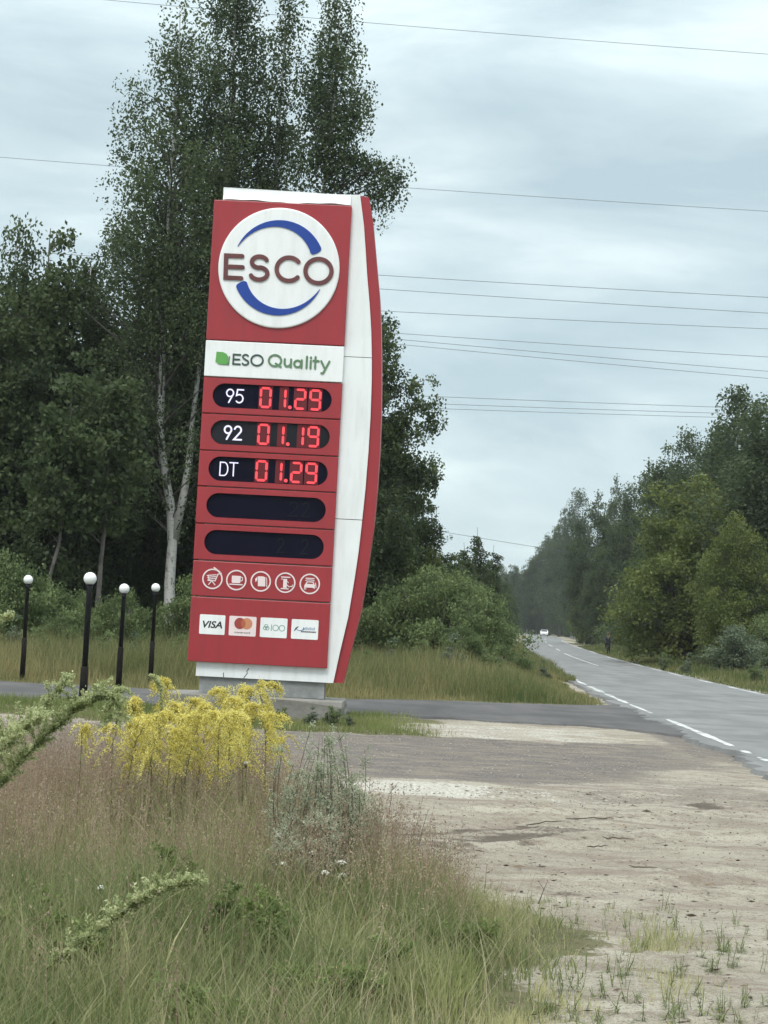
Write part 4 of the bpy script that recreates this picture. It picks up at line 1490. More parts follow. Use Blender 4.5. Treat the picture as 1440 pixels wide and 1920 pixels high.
# right of the sign, down to the road
put('dark', 735, 805, 80, 'dark tree just behind the one hugging the right edge of the sign', G_L, 0.85)
put('dark', 795, 930, 76, 'short dark tree sloping down toward the spiky young trees', G_L, 0.8)
put('pale', 748, 985, 74, 'tall olive shrub at lower right of the sign', 'shrubs left of the road', 0.6, name='olive_shrub', cat='shrub')
put('pale', 812, 1020, 75, 'olive green small tree behind the left end of the round bush', G_L, 0.55)
put('spire', 872, 1005, 104, 'left of the spiky young trees before the road gap', 'spiky young trees left of the road', 0.75)
put('spire', 897, 975, 106, 'middle and tallest of the spiky young trees before the road gap', 'spiky young trees left of the road', 0.75)
put('spire', 926, 1010, 109, 'right of the spiky young trees before the road gap', 'spiky young trees left of the road', 0.7)
put('dark', 845, 1030, 100, 'dark tree behind the round bush, left of the spiky trees', G_L, 0.8)
put('darkbush', 925, 1095, 190, 'dark shrub between the spiky trees and the road gap', 'shrubs left of the road', 0.6)
put('darkbush', 940, 1110, 230, 'dark shrub closest to the road gap on its left side', 'shrubs left of the road', 0.5)
put('bush', 828, 1072, 68, 'big round light green bush beside the left road verge', 'shrubs left of the road', 0.85, var=0)
put('bush', 862, 1088, 70, 'light green bush hanging over the road edge, right of the big round bush', 'shrubs left of the road', 0.95, var=0)
put('bush', 760, 1090, 69, 'light green bush between the sign and the big round bush', 'shrubs left of the road', 0.85, var=1)
put('bush', 915, 1150, 73, 'lowest green bush at the bend of the road edge', 'shrubs left of the road', 0.9, var=1)
put('darkbush', 700, 1080, 73, 'dark shrub directly at the lower right edge of the sign', 'shrubs left of the road', 1.0)
put('bush', 870, 1170, 62, 'small green bush growing in the grass before the big round bush', 'shrubs left of the road', 0.8, var=1)
put('bush', 700, 1010, 76, 'green bush behind the dark shrub at the sign edge', 'shrubs left of the road', 0.8, var=0)
# undergrowth left of the sign
UG = 'undergrowth shrubs in the left wood'
for k, (px, py, d, kd, lab) in enumerate(((20, 1045, 57, 'bush', 'olive shrub behind the leftmost globe lamp'), (98, 1095, 58, 'bush', 'olive shrub between the two leftmost lamps'), (145, 1115, 59, 'bush', 'olive shrub behind the tallest globe lamp'),
                                          (232, 1110, 60, 'bush', 'olive shrub between tallest lamp and birch trunk'), (275, 1050, 75, 'darkbush', 'dark shrub behind the rightmost globe lamp'), (362, 1090, 62, 'bush', 'green shrub between birch trunk and sign'), (-60, 1050, 57, 'bush', 'olive shrub at the left photo edge behind the lamps'), (115, 1150, 56, 'bush', 'low leafy shrub in the tall grass between the two leftmost lamps'))):
    put(kd, px, py, d, lab, UG, 0.8, var=(1 if kd == 'bush' else 0))
# grey trunks in the shade
for k, (a, b, r_, lab) in enumerate((((62, 1190), (86, 1115), 0.10, 'leaning grey trunk beside the leftmost globe lamp'), ((178, 1200), (184, 1115), 0.12, 'upright grey trunk right of the tallest globe lamp'), ((279, 1205), (283, 1110), 0.10, 'upright grey trunk behind the rightmost globe lamp'))):
    d = (61, 62, 76)[k]
    A, B = P(*a, d), P(*b, d)
    m_ = crown_meshes(71 + k, 9.5, 4.2, [0.8, 1.1, 1.2, 1.1, 0.8, 0.4], 70, 90, 0.2, 0.6, r_, ('greybark', 'darkleaf'), 'broad',
                      trunk_path=[(A.x - A.x - (B.x - A.x) / (B.z - A.z) * A.z, 0, -0.1), (0, 0, A.z), (B.x - A.x, 0, B.z), ((B.x - A.x) * 2.0, 0.3, B.z * 2), ((B.x - A.x) * 2.2, 0.4, 9)])
    plant_tree('young_tree', m_, (A.x, d, 0), lab, 'tree', 'young trees with bare grey trunks')

# right side of the road
G_R = 'tall trees along the right of the road'
RT = [(1470, 690, 84, 'birch', 1.2, 'dark birch cut by the right edge of the photo'), (1388, 712, 92, 'birch', 1.0, 'highest pointed tree on the right, before the wire ends'), (1425, 740, 97, 'dark', 1.0, 'dark tree just right of the highest pointed tree'),
      (1345, 785, 102, 'birch', 1.0, 'hazy green tree next left of the highest pointed tree'), (1300, 800, 110, 'birch', 0.95, 'pointed tree behind the yellowish green one'), (1268, 812, 118, 'dark', 0.9, 'twin topped tree with sky in its crown, left of the pointed tree'),
      (1220, 858, 128, 'dark', 0.95, 'dark tree with a thin bare twig top stepping down the tree line'), (1190, 905, 140, 'birch', 0.95, 'tree at the step of the tree line above the cyclist'), (1155, 888, 152, 'dark', 0.7, 'narrow tree top poking above the middle of the tree line'),
      (1125, 918, 165, 'dark', 1.0, 'broad dark tree left of the narrow top'), (1085, 914, 185, 'birch', 1.0, 'tree with the leftmost high rounded top'), (1060, 950, 205, 'dark', 1.0, 'dark tree on the left slope of the tree line'),
      (1040, 975, 230, 'dark', 1.0, 'dark tree lower on the left slope of the tree line'), (1024, 1000, 260, 'dark', 1.0, 'far tree near the low wire end'), (1010, 1025, 300, 'dark', 1.0, 'far tree at the foot of the slope beside the road gap'), (998, 1050, 350, 'dark', 1.1, 'farthest tree of the right tree line')]


def verge_d(px, off):
    """Distance at which the line of sight through photo column px is off metres to the right of the road."""
    for d in range(60, 530, 2):
        if top_at(px, 1150, d)[0] - float(road_left(d)) - W_ROAD >= off:
            return d
    return 530


for px, py, d, kd, wd, lab in RT:
    put(kd, px, py, max(d, verge_d(px, 8.0 if px > 1140 else 3.5)), lab, G_R, wd * 1.25)
for k in range(16):
    d = 105 + 18 * k
    x_ = float(road_left(d)) + W_ROAD + 11 + 2 * (k % 3)
    s_ = (15.0 + 0.15 * k) / 16
    v = k % 3
    plant_tree('dark_tree', PROT['dark'][v], (x_, d, -0.03), 'dark tree in the depth of the right wood behind the front row', 'tree', 'trees deep in the right wood', _rot.uniform(0, 6), (1.2, 1.2, s_))
# crown fronts that fill the wall of leaves down to the verge
for k, (px, py, d, kd, wd, lab) in enumerate(((1240, 960, 112, 'dark', 0.9, 'mid height dark tree left of the yellowish green tree'), (1180, 1000, 125, 'birch', 0.8, 'mid height tree above the cyclist'), (1130, 1010, 150, 'dark', 0.8, 'mid height tree left of the cyclist'), (1085, 1020, 180, 'birch', 0.9, 'mid height tree further along the road, left of the light green one'), (1055, 1050, 215, 'dark', 0.9, 'mid height tree near the far bend'), (1030, 1075, 260, 'dark', 1.0, 'mid height tree by the far bend'), (1012, 1095, 320, 'dark', 1.0, 'mid height tree at the far bend'), (1450, 860, 125, 'dark', 1.0, 'shadowy tree behind the shrubs at the right edge'))):
    put(kd, px, py, max(d, verge_d(px, 7.5 if px > 1140 else 3.0) + 6), lab, G_R, wd * 1.15)
put('pale', 1300, 890, 114, 'broad yellowish green tree standing forward of the right tree line', G_R, 1.1)
put('pale', 1388, 960, 101, 'yellowish green tree lower and right of the broad one', G_R, 0.8)
put('pale', 1105, 1072, verge_d(1105, 2.6), 'small bright green tree left of the cyclist', G_R, 0.6)
G_S = 'shrubs along the right verge'
for px, py, d, kd, wd, lab in ((1225, 1085, 86, 'darkbush', 1.0, 'dark shrub right of the cyclist'), (1290, 1095, 82, 'darkbush', 1.2, 'dark shrub below the broad yellowish green tree'), (1345, 1110, 78, 'darkbush', 0.9, 'dark brownish shrub at the right below the second yellowish tree'), (1440, 1070, 76, 'bush', 0.75, 'big green bush at the right edge of the photo'),
                               (1178, 1135, 105, 'bush', 0.9, 'small green bush right beside the cyclist'), (1385, 1180, 71, 'willow', 1.2, 'taller grey green willow bush in the right verge'), (1330, 1210, 75, 'willow', 1.1, 'lower grey green willow bush in the right verge'), (1260, 1190, 88, 'willow', 0.9, 'small willow bush near the road edge'),
                               (1120, 1120, 165, 'darkbush', 0.7, 'dark shrub left of the cyclist under the trees'), (1085, 1130, 200, 'darkbush', 0.6, 'dark shrub further along the right verge'), (1062, 1140, 250, 'darkbush', 0.5, 'dark shrub by the far bend'), (1460, 1150, 70, 'bush', 1.0, 'green bush cut by the right photo edge')):
    put(kd, px, py, verge_d(px, {'willow': 3.2}.get(kd, 6.0) if px > 1140 else 4.0), lab, G_S, wd)
PROT['weed'] = [shrub(66, 1.1, [0.25, 0.35, 0.4, 0.4, 0.36, 0.28, 0.12], 'bushleaf', 46, 70, 0.065, 0.16), shrub(67, 1.1, [0.3, 0.4, 0.4, 0.3, 0.25, 0.2, 0.1], 'willowleaf', 40, 70, 0.06, 0.15)]
HB['weed'] = 1.1
for px, py, d, v, lab in ((690, 1222, 55, 0, 'tall weed in the grass just right of the lower sign edge'), (735, 1212, 58, 1, 'pale weed in the grass between the sign and the round bush'), (790, 1205, 60, 0, 'weed in the grass under the left end of the round bush'), (850, 1208, 57, 1, 'pale weed in the middle of the grass below the round bush'),
                          (930, 1215, 60, 0, 'weed in the grass under the right end of the round bush'), (985, 1222, 66, 0, 'weed standing at the road edge below the round bush'), (1020, 1245, 66, 1, 'pale weed leaning over the white edge line of the road'), (30, 1168, 55, 1, 'pale weed in the grass left of the leftmost lamp'),
                          (75, 1182, 52, 0, 'weed in the grass just right of the leftmost lamp'), (205, 1190, 52, 0, 'weed in the grass between the tallest lamp and the thick sleeved lamp'), (255, 1200, 54, 1, 'pale weed in the grass left of the rightmost lamp'), (335, 1195, 55, 0, 'weed in the grass beside the foot of the white birch'),
                          (1245, 1225, 96, 0, 'weed in the right verge near the cyclist'), (1290, 1232, 90, 1, 'pale weed in the right verge beyond the road edge'), (1420, 1245, 76, 0, 'weed in the right verge at the photo edge')):
    put('weed', px, py, d, lab, 'tall weeds in the verge grass', 1.0, name='verge_weed', var=v, cat='weed')
for px, py, v, lab in ((532, 1326, 0, 'small weed against the front of the concrete footing, nearest the goldenrod'), (585, 1330, 1, 'small pale weed at the middle of the concrete footing'), (622, 1324, 0, 'small weed at the front right corner of the concrete footing'), (655, 1338, 1, 'small pale weed in the turf right of the concrete footing')):
    put('weed', px, py, 31.6, lab, 'weeds around the footing', 1.3, name='footing_weed', var=v, cat='weed')
for k, px in enumerate((935, 958, 980, 1000, 1018, 1034, 1050, 1066)):
    put('darkbush', px, 1150 + 4 * (k % 2), 610 + 8 * k, 'distant dark undergrowth where the road bends out of sight', 'undergrowth beyond the bend', 0.9)
# the wood that closes the view beyond the bend
G_F = 'trees closing the view beyond the bend'
for k, px in enumerate((905, 925, 944, 958, 971, 983, 994, 1003, 1012, 1022, 1034, 1048)):
    put('dark' if k % 2 else 'birch', px, 1052 + (6 if k % 3 else 0), 545 + 25 * (k % 3), 'distant dark tree beyond the bend of the road', G_F, 1.2)
for k, (px, py, d) in enumerate(((944, 1075, 250), (955, 1090, 300), (928, 1060, 200))):
    put('dark', px, py, d, ('dark tree left of the road, nearer the bend', 'farthest dark tree on the left side before the bend', 'dark tree behind the right spiky tree')[k], G_L, 0.9)


# ------------------------------------------------------------------ grass
def blades(pos, h, wd, rng, bend=0.35, lean=0.12, seg=3):
    n = len(pos)
    s_ = np.linspace(0, 1, seg + 1)
    th = rng.uniform(0, 2 * PI, n)
    dirn = np.stack([np.cos(th), np.sin(th), np.zeros(n)], 1)
    ph = rng.uniform(0, 2 * PI, n)
    side = np.stack([np.cos(ph), np.sin(ph), np.zeros(n)], 1)
    bd = (rng.uniform(0.2, 1.0, n) * bend * h)[:, None]
    ln = (rng.normal(0, lean, n) * h)[:, None]
    V = np.empty((n, seg + 1, 2, 3))
    for k, q in enumerate(s_):
        c = pos + dirn * (ln * q + bd * q * q)
        c = c + np.array([0, 0, 1]) * (h * (q - 0.18 * bend * q * q))[:, None]
        w_ = (wd * (1 - q) ** 0.6 * 0.5 + 0.0004)[:, None]
        V[:, k, 0] = c - side * w_
        V[:, k, 1] = c + side * w_
    tip = V[:, -1].mean(1)
    i = np.arange(n * (seg + 1) * 2).reshape(n, seg + 1, 2)
    Q = np.stack([i[:, :-1, 0], i[:, :-1, 1], i[:, 1:, 1], i[:, 1:, 0]], -1).reshape(-1, 4)
    return V.reshape(-1, 3), Q, tip, dirn, (seg + 1) * 2


def fld(x, y, seed, sc):
    r = np.random.default_rng(seed)
    o = np.zeros_like(x)
    for _ in range(8):
        a = r.uniform(0, 6.28)
        f_ = sc * r.uniform(0.5, 2.2)
        o += np.sin((x * math.cos(a) + y * math.sin(a)) * f_ + r.uniform(0, 6.28))
    return o / 4


def meadow():
    rng = np.random.default_rng(100)
    n = 175000
    y = rng.uniform(5.2, 17.2, n)
    x = rng.uniform(-5.5, 1.7, n)
    e_ = meadow_edge(y) + 0.16 * fld(x, y, 1, 5)
    dist = e_ - x
    keep = (dist > -0.15) & (rng.uniform(size=n) < np.clip(0.25 + dist * 1.6, 0.06, 1) * np.clip(0.75 + 0.5 * fld(x, y, 9, 7.0), 0.2, 1)) & (y < 16.6 + 0.4 * fld(x, y, 2, 2))
    x, y, dist = x[keep], y[keep], dist[keep]
    n = len(x)
    hh = 0.10 + 0.42 * sm(0.05, 1.15, dist) * np.clip(0.78 + 0.26 * fld(x, y, 3, 2.0) + 0.22 * fld(x, y, 8, 6.0), 0.25, 1.5) * (1 + 0.18 * sm(9.5, 12, y))
    hh *= rng.uniform(0.45, 1.25, n)
    pos = np.stack([x, y, np.full(n, -0.03)], 1)
    V, Q, tip, dr, m = blades(pos, hh, 0.0028 + 0.0115 * rng.uniform(0, 1, n) ** 2.6, rng, 0.6, 0.25)
    tt = np.clip(0.30 + 0.25 * fld(x, y, 4, 2.6) + 0.20 * sm(10, 13, y) + rng.normal(0, 0.22, n), 0, 1)
    tag(link('meadow_grass', np_mesh('meadow_grass', V, Q, M['greenblade'], np.repeat(tt, m))), 'tall green and straw coloured meadow grass in the foreground', 'grass', kind='stuff')
    # stems with fine reddish seed heads
    n = 12000
    y = np.concatenate([rng.uniform(10.4, 16.4, int(n * .95)), rng.uniform(6.5, 10.4, n - int(n * .95))])
    x = rng.uniform(-5.0, 0.6, n)
    dist = meadow_edge(y) - x
    keep = (dist > 0.55) & (rng.uniform(size=n) < np.clip(0.75 + 0.5 * fld(x, y, 5, 1.4), 0.15, 1))
    x, y, dist = x[keep], y[keep], dist[keep]
    n = len(x)
    hh = (0.46 + 0.20 * sm(0.4, 1.4, dist) + 0.19 * sm(10.8, 12.2, y) * sm(0.5, 1.2, dist)) * rng.uniform(0.72, 1.18, n)
    pos = np.stack([x, y, np.full(n, -0.03)], 1)
    V, Q, tip, dr, m = blades(pos, hh, np.full(n, 0.0028), rng, 0.22, 0.12)
    base_t = np.clip(0.45 + 0.3 * fld(x, y, 6, 2.2) + rng.normal(0, 0.18, n), 0, 1)
    VV, QQ, TT = [V], [Q], [np.repeat(base_t, m)]
    off = len(V)
    k = 17
    q = rng.uniform(0, 1, (n, k))
    c = tip[:, None, :] - np.array([0, 0, 1]) * (q * hh[:, None] * 0.36)[..., None] - dr[:, None, :] * (q * 0.02)[..., None]
    c = c + rng.normal(0, 1, (n, k, 3)) * (0.006 + 0.022 * q)[..., None]
    LV, LQ = leaf_quads(c.reshape(-1, 3), 0.016, rng, -0.6, 0.38)
    VV.append(LV)
    QQ.append(LQ + off)
    TT.append(np.repeat(np.clip(np.repeat(base_t, k) + rng.normal(0, 0.15, n * k), 0, 1), 4))
    tag(link('seeding_grass', np_mesh('seeding_grass', np.concatenate(VV), np.concatenate(QQ), M['redgrass'], np.concatenate(TT))), 'reddish brown flowering grass with fine seed heads in the meadow', 'grass', kind='stuff')


meadow()


def grass_field(name, label, n, gen, hgt, wd, mat, seed, tint0=0.35, bend=0.4):
    rng = np.random.default_rng(seed)
    x, y = gen(rng, n)
    n = len(x)
    hh = hgt(x, y) * rng.uniform(0.5, 1.2, n)
    pos = np.stack([x, y, np.full(n, -0.04)], 1)
    V, Q, tip, dr, m = blades(pos, hh, wd(x, y) * rng.uniform(0.6, 1.3, n), rng, bend, 0.15, 2)
    tt = np.clip(tint0 + 0.26 * fld(x, y, seed + 1, 0.9) + 0.14 * fld(x, y, seed + 2, 3.0) + rng.normal(0, 0.2, n), 0, 1)
    tag(link(name, np_mesh(name, V, Q, M[mat], np.repeat(tt, m))), label, 'grass', kind='stuff')


def gen_left(rng, n):
    y = 42 + 26 * rng.uniform(0, 1, n) ** 1.3
    x = rng.uniform(-22, 8.5, n)
    k = (y > drive_far(x) + 0.25 + 0.3 * fld(x, y, 31, 1.5)) & (x < road_left(y) - 0.35 + 0.45 * sm(66, 78, y) + 0.25 * fld(x, y, 32, 1.2))
    return x[k], y[k]


def h_left(x, y):
    bump_ = 1 + 0.35 * fld(x, y, 34, 0.9) + 0.25 * fld(x, y, 35, 3.0)
    edge_ = np.minimum(y - drive_far(x), (road_left(y) - x) * 0.9 + 2.0 * sm(66, 82, y))
    return np.clip((0.12 + 0.72 * sm(0.2, 3.2, edge_)) * bump_, 0.08, 1.6)


grass_field('verge_grass', 'tall brownish green grass beyond the driveway on both sides of the sign', 120000, gen_left, h_left, lambda x, y: 0.011 + 0.0002 * y, 'vergeblade', 200, 0.38)


def gen_right(rng, n):
    y = 48 + 165 * rng.uniform(0, 1, n) ** 1.7
    x = road_left(y) + W_ROAD + 0.15 + rng.uniform(0, 1, n) * 11
    return x, y


grass_field('right_verge_grass', 'green grass verge along the right side of the road', 60000, gen_right, lambda x, y: 0.15 + 0.45 * sm(0.3, 2.5, x - road_left(y) - W_ROAD) * (0.8 + .2 * fld(x, y, 41, .7)), lambda x, y: 0.010 + 0.00035 * y, 'vergeblade', 210, 0.22)


def gen_far_left(rng, n):
    y = 66 + 120 * rng.uniform(0, 1, n) ** 1.5
    x = road_left(y) + 0.25 - rng.uniform(0, 1, n) ** 1.5 * 8
    return x, y


grass_field('roadside_grass', 'grass along the left road edge under the bushes', 26000, gen_far_left, lambda x, y: 0.25 + 0.25 * sm(70, 80, y) + 0.35 * sm(0.0, 1.5, road_left(y) - x), lambda x, y: 0.012 + 0.0003 * y, 'vergeblade', 215, 0.3)


def gen_turf(rng, n):
    x = rng.uniform(-14, 1.6, n)
    y = rng.uniform(29.6, 36.0, n)
    k = (y < drive_near(x) - 0.1) & (rng.uniform(size=n) < sm(1.5, 0.3, x + 0.5 * fld(x, y, 51, 1.2))) & (y > 29.9 + 0.4 * fld(x, y, 52, 1.5))
    return x[k], y[k]


grass_field('turf_strip', 'short bright green grass strip around the sign footing', 45000, gen_turf, lambda x, y: 0.07 + 0.06 * (1 + fld(x, y, 53, 1.5)), lambda x, y: 0.012 + 0 * y, 'turf', 220, 0.35)


def gen_sparse(rng, n):
    y = rng.uniform(7.6, 12.6, n)
    x = meadow_edge(y) + np.abs(rng.normal(0, 0.35, n)) - 0.05
    k = rng.uniform(size=n) < np.clip(fld(x, y, 61, 4) * 0.9 + 0.1, 0, 1)
    y2 = rng.uniform(7.4, 8.75, n // 4)
    x2 = rng.uniform(0.5, 2.2, n // 4)
    k2 = fld(x2, y2, 62, 4) > 0.0
    return np.concatenate([x[k], x2[k2]]), np.concatenate([y[k], y2[k2]])


grass_field('sparse_grass', 'thin short grass spreading from the meadow onto the sand', 12000, gen_sparse, lambda x, y: 0.05 + 0.03 * (1 + fld(x, y, 63, 3)) + 0.07 * sm(8.9, 8.3, y), lambda x, y: 0.0045 + 0 * y, 'greenblade', 230, 0.4)




def gen_coarse(rng, n):
    y = rng.uniform(6.0, 12.5, n)
    x = rng.uniform(-3.5, 1.3, n)
    k = (x < meadow_edge(y) - 0.25) & (fld(x, y, 71, 2.6) > 0.25)
    return x[k], y[k]


grass_field('broad_grass', 'clumps of broader fresh green blades among the front grass', 22000, gen_coarse, lambda x, y: 0.30 + 0.14 * fld(x, y, 72, 2), lambda x, y: 0.011 + 0 * y, 'turf', 240, 0.3, 0.6)


def gen_straw(rng, n):
    y = rng.uniform(6.0, 14.5, n)
    x = rng.uniform(-3.8, 1.0, n)
    k = x < meadow_edge(y) - 0.15
    return x[k], y[k]


grass_field('straw_grass', 'pale dry straws leaning at all angles through the meadow', 3600, gen_straw, lambda x, y: 0.45 + 0.08 * fld(x, y, 73, 2), lambda x, y: 0.0042 + 0 * y, 'strawblade', 250, 0.5, 0.8)

# ------------------------------------------------------------------ single foreground plants
def curve_pts(p0, p1, bow, n=9):
    p0, p1, bow = Vector(p0), Vector(p1), Vector(bow)
    return [p0.lerp(p1, k / n) + bow * math.sin(PI * k / n) for k in range(n + 1)]


def tube_obj(name, paths, mat, parent, n=4):
    mb = MB()
    for pts, r0, r1 in paths:
        mb.tube(pts, [r0 + (r1 - r0) * k / (len(pts) - 1) for k in range(len(pts))], n)
    return mb.build(name, mat, parent, True)


def long_leaves(pts, count, length, rng, z0=0.05, z1=0.95):
    """Lance-shaped leaves along a stem: centre positions and quads."""
    V = []
    for k in range(count):
        q = z0 + (z1 - z0) * k / count + rng.uniform(-.02, .02)
        i = q * (len(pts) - 1)
        a = pts[int(i)].lerp(pts[min(int(i) + 1, len(pts) - 1)], i - int(i))
        th = rng.uniform(0, 6.28)
        d = np.array([math.cos(th), math.sin(th), rng.uniform(-.3, .7)])
        d /= np.linalg.norm(d)
        L = length * rng.uniform(0.6, 1.2) * (1.1 - 0.6 * q)
        s_ = np.cross(d, [0, 0, 1])
        s_ = s_ / (np.linalg.norm(s_) + 1e-6) * L * 0.09
        a = np.array(a)
        m1 = a + d * L * 0.5
        tip = a + d * L - np.array([0, 0, L * 0.25])
        V += [a, m1 + s_, tip, m1 - s_]
    V = np.array(V).reshape(-1, 3)
    return V, np.arange(len(V)).reshape(-1, 4)


def goldenrod(px, py, d, seed, label, plume=0.45, nod=None):
    rng = np.random.default_rng(seed)
    plume = plume * 0.98
    top = P(px, py, d)
    lean = rng.uniform(-0.12, 0.12)
    base = Vector((top.x - lean, d + rng.uniform(-.05, .05), -0.03))
    t = thing('goldenrod', label, 'wildflower', base, 0, 'yellow goldenrod clump before the sign')
    tp = top - base
    nodx = nod if nod is not None else rng.choice([-1, 1]) * rng.uniform(0.3, 1.1)
    pts = curve_pts((0, 0, 0), tp, (rng.uniform(-.03, .03), 0, 0), 10)
    pts = pts[:-1] + [tp + Vector((-0.03 * nodx, 0, 0.0)), tp + Vector((0.03 * nodx, 0.01, 0.012)), tp + Vector((0.085 * nodx, 0.01, -0.015))]
    m = len(pts) - 1
    paths = [(pts, 0.006, 0.0015)]
    V, Q = long_leaves(pts, 34, 0.11, rng, 0.05, 0.75)
    link('leaves', np_mesh('leaves', V, Q, M['weedleaf'], np.repeat(rng.uniform(0, 1, len(Q)), 4)), t)
    fl, ft = [], []
    s_top = m
    s_bot = max(1.0, 10 * (1 - plume / tp.z))
    nb = int(64 * plume / 0.45)
    for k in range(nb):
        q = ((k + rng.uniform(0, 1)) / nb) ** 0.75
        i = s_bot + (s_top - s_bot) * q * 0.999
        s0 = pts[int(i)].lerp(pts[min(int(i) + 1, m)], i - int(i))
        L = (0.02 + 0.105 * (1 - q) ** 0.6) * rng.choice([0.45, 0.8, 1.0, 1.5])
        th = rng.uniform(0, 6.28)
        d_ = Vector((math.cos(th) + 0.7 * nodx, math.sin(th), 0)).normalized()
        e_ = s0 + d_ * L - Vector((0, 0, L * rng.uniform(0.1, 1.1)))
        bp = curve_pts(s0, e_, (0, 0, 0.45 * L), 5)
        paths.append((bp, 0.0016, 0.0008))
        bt = rng.uniform(0.1, 0.9)
        for w_ in np.linspace(0.15, 1.0, max(3, int(150 * L))):
            ii = w_ * 5
            c = bp[int(ii)].lerp(bp[min(int(ii) + 1, 5)], ii - int(ii))
            for _ in range(6):
                fl.append(np.array(c) + rng.normal(0, 1, 3) * np.array([0.008, 0.008, 0.010]) + np.array([0, 0, 0.004]))
                ft.append(np.clip(bt + rng.normal(0, .2), 0, 1))
    V, Q = leaf_quads(np.array(fl), 0.0125, rng, 0.2, 0.6)
    link('flower_plume', np_mesh('flower_plume', V, Q, M['yellow'], np.repeat(np.array(ft), 4)), t)
    tube_obj('stem', paths, M['stalk'], t, 4)


GOLD = [(252, 1315, 13.6, .50), (282, 1352, 12.8, .38), (310, 1282, 13.9, .55), (335, 1330, 13.0, .45), (362, 1318, 13.6, .50), (392, 1330, 13.1, .48), (418, 1300, 13.9, .50), (446, 1318, 13.3, .46), (468, 1296, 13.8, .50), (492, 1288, 14.0, .42), (500, 1345, 13.1, .32), (212, 1368, 12.9, .17), (155, 1370, 12.6, .13), (528, 1392, 13.4, .12), (300, 1345, 12.5, .35), (432, 1345, 12.5, .34), (372, 1348, 12.4, .32), (262, 1360, 12.6, .34), (348, 1350, 12.9, .40), (410, 1345, 13.0, .42), (478, 1330, 13.4, .42), (322, 1375, 12.3, .26), (455, 1350, 12.8, .36)]
ORD = ['goldenrod with a broad rounded plume at the left end of the yellow mass', 'short goldenrod in front of the left plumes', 'goldenrod with the tallest left plume, its tip bent over the drive edge', 'goldenrod plume just right of the bent tall tip', 'goldenrod plume left of the middle of the yellow mass', 'goldenrod plume at the middle of the yellow mass', 'goldenrod plume right of the middle, under the white lower edge of sign', 'goldenrod plume fourth from the right end of the yellow mass', 'bright goldenrod plume third from the right end', 'goldenrod plume reaching up right under the sign base', 'goldenrod with the rightmost drooping tip beside the concrete footing', 'small faint goldenrod left of the yellow mass', 'thin yellowish goldenrod farthest left, below the pale weed', 'small lone goldenrod right of the mass, beside the grey green bush', 'low goldenrod hanging into the grass at the left front', 'low goldenrod hanging into the grass at the right front', 'low goldenrod hanging into the grass at the middle front', 'low goldenrod under the broad rounded plume at the left', 'goldenrod just left of the middle, half hidden by its neighbours', 'goldenrod just right of the middle, half hidden by its neighbours', 'goldenrod under the bright plume third from right', 'lowest goldenrod of the mass, deep in reddish grass', 'goldenrod low at the right front behind the lowest right one']
for k, ((px, py, d, pl), lab) in enumerate(zip(GOLD, ORD)):
    goldenrod(px, py, d, 300 + k, lab, pl, nod=(1.6 if px > 485 and px < 505 else None))


def plume_weed(path, label, seed, thick, n_side, z_leaf=True, start=0.25, bract=0.0165, stem_r=0.006):
    """A leaning weed: a curved stem whose upper part is crowded with pale bracts on short side branches."""
    rng = np.random.default_rng(seed)
    b0 = Vector(path[0])
    t = thing('seeding_weed', label, 'weed', b0, 0, 'leaning pale green weeds in the foreground')
    pts = []
    pp = [Vector(p) - b0 for p in path]
    for i in range(len(pp) - 1):                        # Catmull-Rom through the given points
        a, b, c, d = pp[max(i - 1, 0)], pp[i], pp[i + 1], pp[min(i + 2, len(pp) - 1)]
        for k in range(8):
            q = k / 8
            pts.append(0.5 * ((2 * b) + (-a + c) * q + (2 * a - 5 * b + 4 * c - d) * q * q + (-a + 3 * b - 3 * c + d) * q ** 3))
    pts.append(pp[-1])
    paths = [(pts, stem_r, 0.0018)]
    cs, tn = [], []
    n = len(pts) - 1
    for k in range(n_side):
        q = start + (1 - start) * (k + rng.uniform(0, 1)) / n_side
        i = min(q, 0.9999) * n
        s0 = pts[int(i)].lerp(pts[int(i) + 1], i - int(i))
        fw = (pts[min(int(i) + 1, n)] - pts[max(int(i) - 1, 0)]).normalized()
        L = thick * (1.15 - 0.72 * ((q - start) / (1 - start)) ** 1.5) * rng.choice([0.35, 0.6, 0.9, 1.25]) * rng.uniform(0.8, 1.2)
        th = rng.uniform(0, 6.28)
        d_ = (Vector((math.cos(th), math.sin(th), 0.35)) + fw * 0.9).normalized()
        e_ = s0 + d_ * L
        bp = curve_pts(s0, e_, (0, 0, 0.15 * L), 5)
        paths.append((bp, 0.0016, 0.0007))
        ct = rng.uniform(0.2, 0.8)
        for w_ in np.linspace(0.1, 1, max(4, int(L / 0.008))):
            ii = w_ * 5
            c = bp[int(ii)].lerp(bp[min(int(ii) + 1, 5)], ii - int(ii))
            for _ in range(5):
                cs.append(np.array(c) + rng.normal(0, 1, 3) * 0.0065)
                tn.append(np.clip(ct + rng.normal(0, .2), 0, 1))
    cs = np.array(cs)
    V, Q = leaf_quads(cs, bract, rng, -0.2, 0.5)
    link('bracts', np_mesh('bracts', V, Q, M['mugwort'], np.repeat(np.array(tn), 4)), t)
    V, Q = long_leaves(pts, 46, 0.09 if thick > 0.06 else 0.05, rng, 0.05, 0.85)
    link('leaves', np_mesh('leaves', V, Q, M['mugdark'], np.repeat(rng.uniform(0, 1, len(Q)), 4)), t)
    tube_obj('stem', paths, M['stalk'], t, 4)


def wp(px, py, d):
    return tuple(P(px, py, d))


